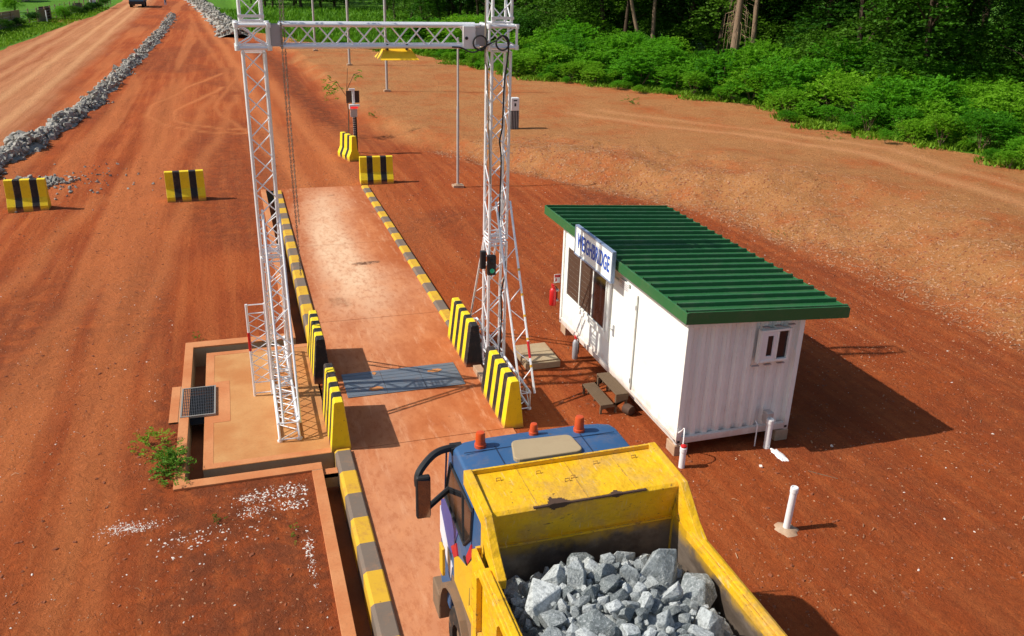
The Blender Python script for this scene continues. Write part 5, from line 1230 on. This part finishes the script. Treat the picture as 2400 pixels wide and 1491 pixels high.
# weeds
def weed(x, y, n, h, spread, name, label, cat='weeds', mat='weed'):
    q = np.random.default_rng(int(abs(x*100+y*10))); P = np.stack([q.normal(0, spread, n), q.normal(0, spread*2.0, n), q.uniform(0, h*.55, n)], -1); v = np.stack([P[:, 0]*2, P[:, 1]*2, np.full(n, .35)+q.uniform(0, .5, n)], -1)+q.normal(size=(n, 3))*.2
    Q = sprays(q, P, v, q.uniform(.4, 1, n)*h*.9, 5, h*.20, h*.05); root = empty(name, (x, y, hz(x, y) if free(x, y) else 0)); tag(root, label, cat); o = bpy.data.objects.new('foliage', quads_mesh('foliage', Q, None, M[mat], np.tile(q.random(n), 10))); COL.objects.link(o); o.parent = root; return root
weed(-1.62, 14.05, 150, .28, .13, 'weed_clump', 'large green weed clump spilling over the drain wall below the grate')
weed(-1.95, 14.75, 40, .28, .13, 'dry_weeds', 'straggly thin weeds just above the large clump by the drain', mat='grass')
weed(-.87, 12.17, 10, .14, .04, 'weed_tuft', 'small weed tuft among the white chips left of the other tuft'); weed(.31, 11.55, 12, .13, .05, 'weed_tuft', 'small weed tuft beside the drain wall near the bottom')
weed(-1.3, 19.62, 10, .16, .05, 'weed_tuft', 'small weed tuft behind the far drain wall'); weed(7.41, 48.6, 16, .35, .1, 'weed_tuft', 'lone bright weed tuft on the bare slope behind the far barriers')
weed(24.25, 50.7, 16, .5, .2, 'weed_tuft', 'lone weed tuft on bare ground in front of the thicket'); weed(17.3, 23.8, 9, .2, .08, 'weed_tuft', 'tiny weed tuft on the gravel bank behind the container'); weed(28.5, 36.5, 20, .35, .3, 'weed_tuft', 'low weeds on bare ground before the right thicket')
st = empty('sapling', (5.5, 44.5, hz(5.5, 44.5))); tag(st, 'thin half bare sapling behind the display post', 'sapling')
m = MB(); m.tube([(0, 0, -.1), (.05, 0, 1.2), (.0, 0, 2.2), (.1, 0, 3.4)], .035, 6, False, .012); m.tube([(0, 0, 2.0), (-.5, 0, 2.8), (-.9, 0, 2.7)], .015, 5); m.tube([(0, 0, 2.3), (.4, 0, 3.1), (.7, 0, 3.2)], .015, 5); m.build('stem', M['wood'], st)
q = np.random.default_rng(8); P = np.concatenate([q.normal((-.75, 0, 2.45), .18, (26, 3)), q.normal((.62, 0, 3.05), .10, (7, 3)), q.normal((-.95, 0, 2.95), .07, (4, 3))]); Q = sprays(q, P, q.normal(size=P.shape)*np.array([1, 1, .3]), q.uniform(.2, .4, len(P)), 4, .13, .03); o = bpy.data.objects.new('foliage', quads_mesh('foliage', Q, None, M['leaf'], np.tile(q.random(len(P)), 8))); COL.objects.link(o); o.parent = st

# ------------------------------------------------------------------ far left: fence, sheds, truck, walker
FN = empty('wire_fence', (-22, 130, 0)); tag(FN, 'wire fence on thin posts along the left grass verge', 'fence')
fp = [(-25.2, 100), (-24.3, 112), (-23.6, 122), (-22.3, 131), (-21.5, 142), (-20.2, 156), (-19.4, 170), (-19.2, 180)]
wv = MB()
for (xa, ya), (xb, yb) in zip(fp[:-1], fp[1:]):
    nn = max(2, int(math.hypot(xb-xa, yb-ya)/2.6))
    for i in range(nn):
        x, y = lerp(xa, xb, i/nn), lerp(ya, yb, i/nn); m = MB(); m.tube([(x+22, y-130, -.1), (x+22, y-130, 1.85)], .085, 6); m.build('post', M['tanet'], FN)
    for z in (.25, .6, .95, 1.3, 1.65): wv.tube([(xa+22, ya-130, z), (xb+22, yb-130, z)], .014, 4)
wv.build('wire', M['galv'], FN)
M['netting'] = plain('shade_net', (.13, .13, .07), .9)
for i, (x, y, w, h, rz, mt, lb) in enumerate([(-24.75, 106.5, 9.5, 2.0, 82, 'tanet', 'dry reed screen on the fence at the left edge of the photo'), (-24.1, 117.5, 8.5, 1.9, 82, 'tanet', 'dry reed screen on the fence midway to the brown panel'), (-21.0, 152.5, 2.6, 1.3, 80, 'tanet', 'dry reed screen on the fence beyond the brown panel'), (-22.6, 133.0, 2.6, 1.75, 70, 'rust', 'brown board panel standing in the left fence line'), (-22.2, 128.6, 2.2, 1.6, 75, 'netting', 'olive sheet tied to the fence left of the brown panel'), (-20.9, 149, 3.0, 1.5, 78, 'netting', 'olive sheet tied to the fence near the grass corner'), (-20.0, 160, 3.0, 1.7, 80, 'white', 'pale sheet on the fence beside the far blue truck')]):
    m = MB(); m.box(-w/2, w/2, -.03, .03, 0.05, h); m.box(-w/2+.05, -w/2+.13, .031, .1, 0, h); m.box(w/2-.13, w/2-.05, .031, .1, 0, h); o = m.build('fence_panel', M[mt]); o.location = (x, y, 0); o.rotation_euler = (0, 0, R(rz)); tag(o, lb, 'panel')
m = MB(); m.lathe([(.07, 0), (.07, 1.5), (.05, 1.55)], (0, 0, 0), 8); o = m.build('white_post', M['whitep']); o.location = (-21.6, 127.5, 0); tag(o, 'short white post on the grass before the brown panel', 'post')
for i, y in enumerate((103, 108, 113.5, 119, 124, 139, 143, 147, 151, 155, 160, 165)):
    x = float(np.interp(y, [p[1] for p in fp], [p[0] for p in fp]))+.7; root = empty('shrub', (x, y, 0), gb.random()*6); root.scale = (.6,)*3
    tag(root, 'small dark clipped shrub at the foot of the left fence', 'shrub', 'clipped shrubs along the left fence')
    o = bpy.data.objects.new('foliage', TB[i % 3][0] if False else BP[i % 7][0]); COL.objects.link(o); o.parent = root; o.material_slots[0].link = 'OBJECT'; o.material_slots[0].material = M['leaf2']
for x, y, s_, pool, lb in ((-20.6, 134.5, .42, TB, 'young tree at the right end of the brown fence panel'), (-29.5, 150, .55, TB, 'dark round tree behind the fence at the top left'), (-27, 196, .9, TB, 'tree behind the far fence end'), (-31, 130, .5, TB, 'low dark tree beyond the fence left of the brown panel')):
    root = empty('garden_tree', (x, y, 0), gb.random()*6); root.scale = (s_,)*3; tag(root, lb, 'tree')
    for nm, d in (('crown', pool[0][0]), ('trunk', pool[0][1])):
        o = bpy.data.objects.new(nm, d); COL.objects.link(o); o.parent = root
        if nm == 'crown': o.material_slots[0].link = 'OBJECT'; o.material_slots[0].material = M['leaf']
HS = empty('low_building', (-39.5, 186, 0)); tag(HS, 'low pale building with a grey roof in the top left corner', 'building')
m = MB(); m.box(-5, 5, -4, 4, 0, 2.6); m.build('wall', M['block'], HS); m = MB(); m.prism([(-4.6, 2.55), (4.6, 2.55), (0, 4.0)], 'x', -5.5, 5.5); m.build('roof', M['cast'], HS)
m = MB()
for y in (-2, 1): m.box(5.0, 5.03, y, y+1.2, .9, 1.9)
m.each('window', M['glass'], HS)
DT = empty('distant_truck', (-14.2, 168, 0)); tag(DT, 'distant dark lorry with a blue body driving up the haul road', 'truck')
M['fblue'] = paint('faded_blue', (.05, .16, .26), (.3, .2, .15), .3)
m = MB(); m.prism([(-1.15, 1.0), (1.15, 1.0), (1.25, 2.6), (-1.25, 2.6)], 'y', 0, 4.6); m.build('body', M['fblue'], DT)
m = MB(); m.box(-1.2, 1.2, 5.0, 6.6, .7, 2.9); m.build('cab', M['fblue'], DT, bevel=.1); m = MB(); m.box(-.5, .5, .1, 6.4, .6, 1.0); m.box(-1.2, 1.2, -.08, .0, .5, .95); m.build('chassis', M['dark'], DT)
for x in (-.95, .95):
    for y in (.7, 2.0, 5.6): m = MB(); m.lathe([(.2, -.2), (.5, -.2), (.5, .2), (.2, .2)], (0, 0, 0), 14); o = m.build('wheel', M['dark'], DT); o.location = (x, y, .5); o.rotation_euler = (0, R(90), 0)
# walker far up the road
PS = bpy.data.meshes.new('person'); sk = [((0, 0, .95), .15), ((0, 0, 1.2), .16), ((0, 0, 1.42), .15), ((0, 0, 1.53), .06), ((0, 0, 1.68), .11), ((.2, 0, 1.42), .06), ((.28, .05, 1.12), .05), ((.26, .15, .9), .04), ((-.2, 0, 1.42), .06), ((-.28, -.05, 1.12), .05), ((-.26, .02, .9), .04), ((.1, .12, .5), .08), ((.1, -.02, .05), .05), ((-.1, -.1, .5), .08), ((-.1, -.25, .05), .05)]
PS.from_pydata([p for p, r_ in sk], [(0, 1), (1, 2), (2, 3), (3, 4), (2, 5), (5, 6), (6, 7), (2, 8), (8, 9), (9, 10), (0, 11), (11, 12), (0, 13), (13, 14)], [])
po = bpy.data.objects.new('person', PS); COL.objects.link(po); po.location = (-10.0, 176, 0); sm = po.modifiers.new('skin', 'SKIN'); po.modifiers.new('sub', 'SUBSURF').levels = 1
for v, (p, r_) in zip(PS.skin_vertices[0].data, sk): v.radius = (r_, r_*.8)
PS.materials.append(M['fblue']); tag(po, 'tiny figure in blue walking on the haul road beyond the rubble row', 'person')
print('objects', len(bpy.data.objects), 'bushes', nb, 'trees', ntree)
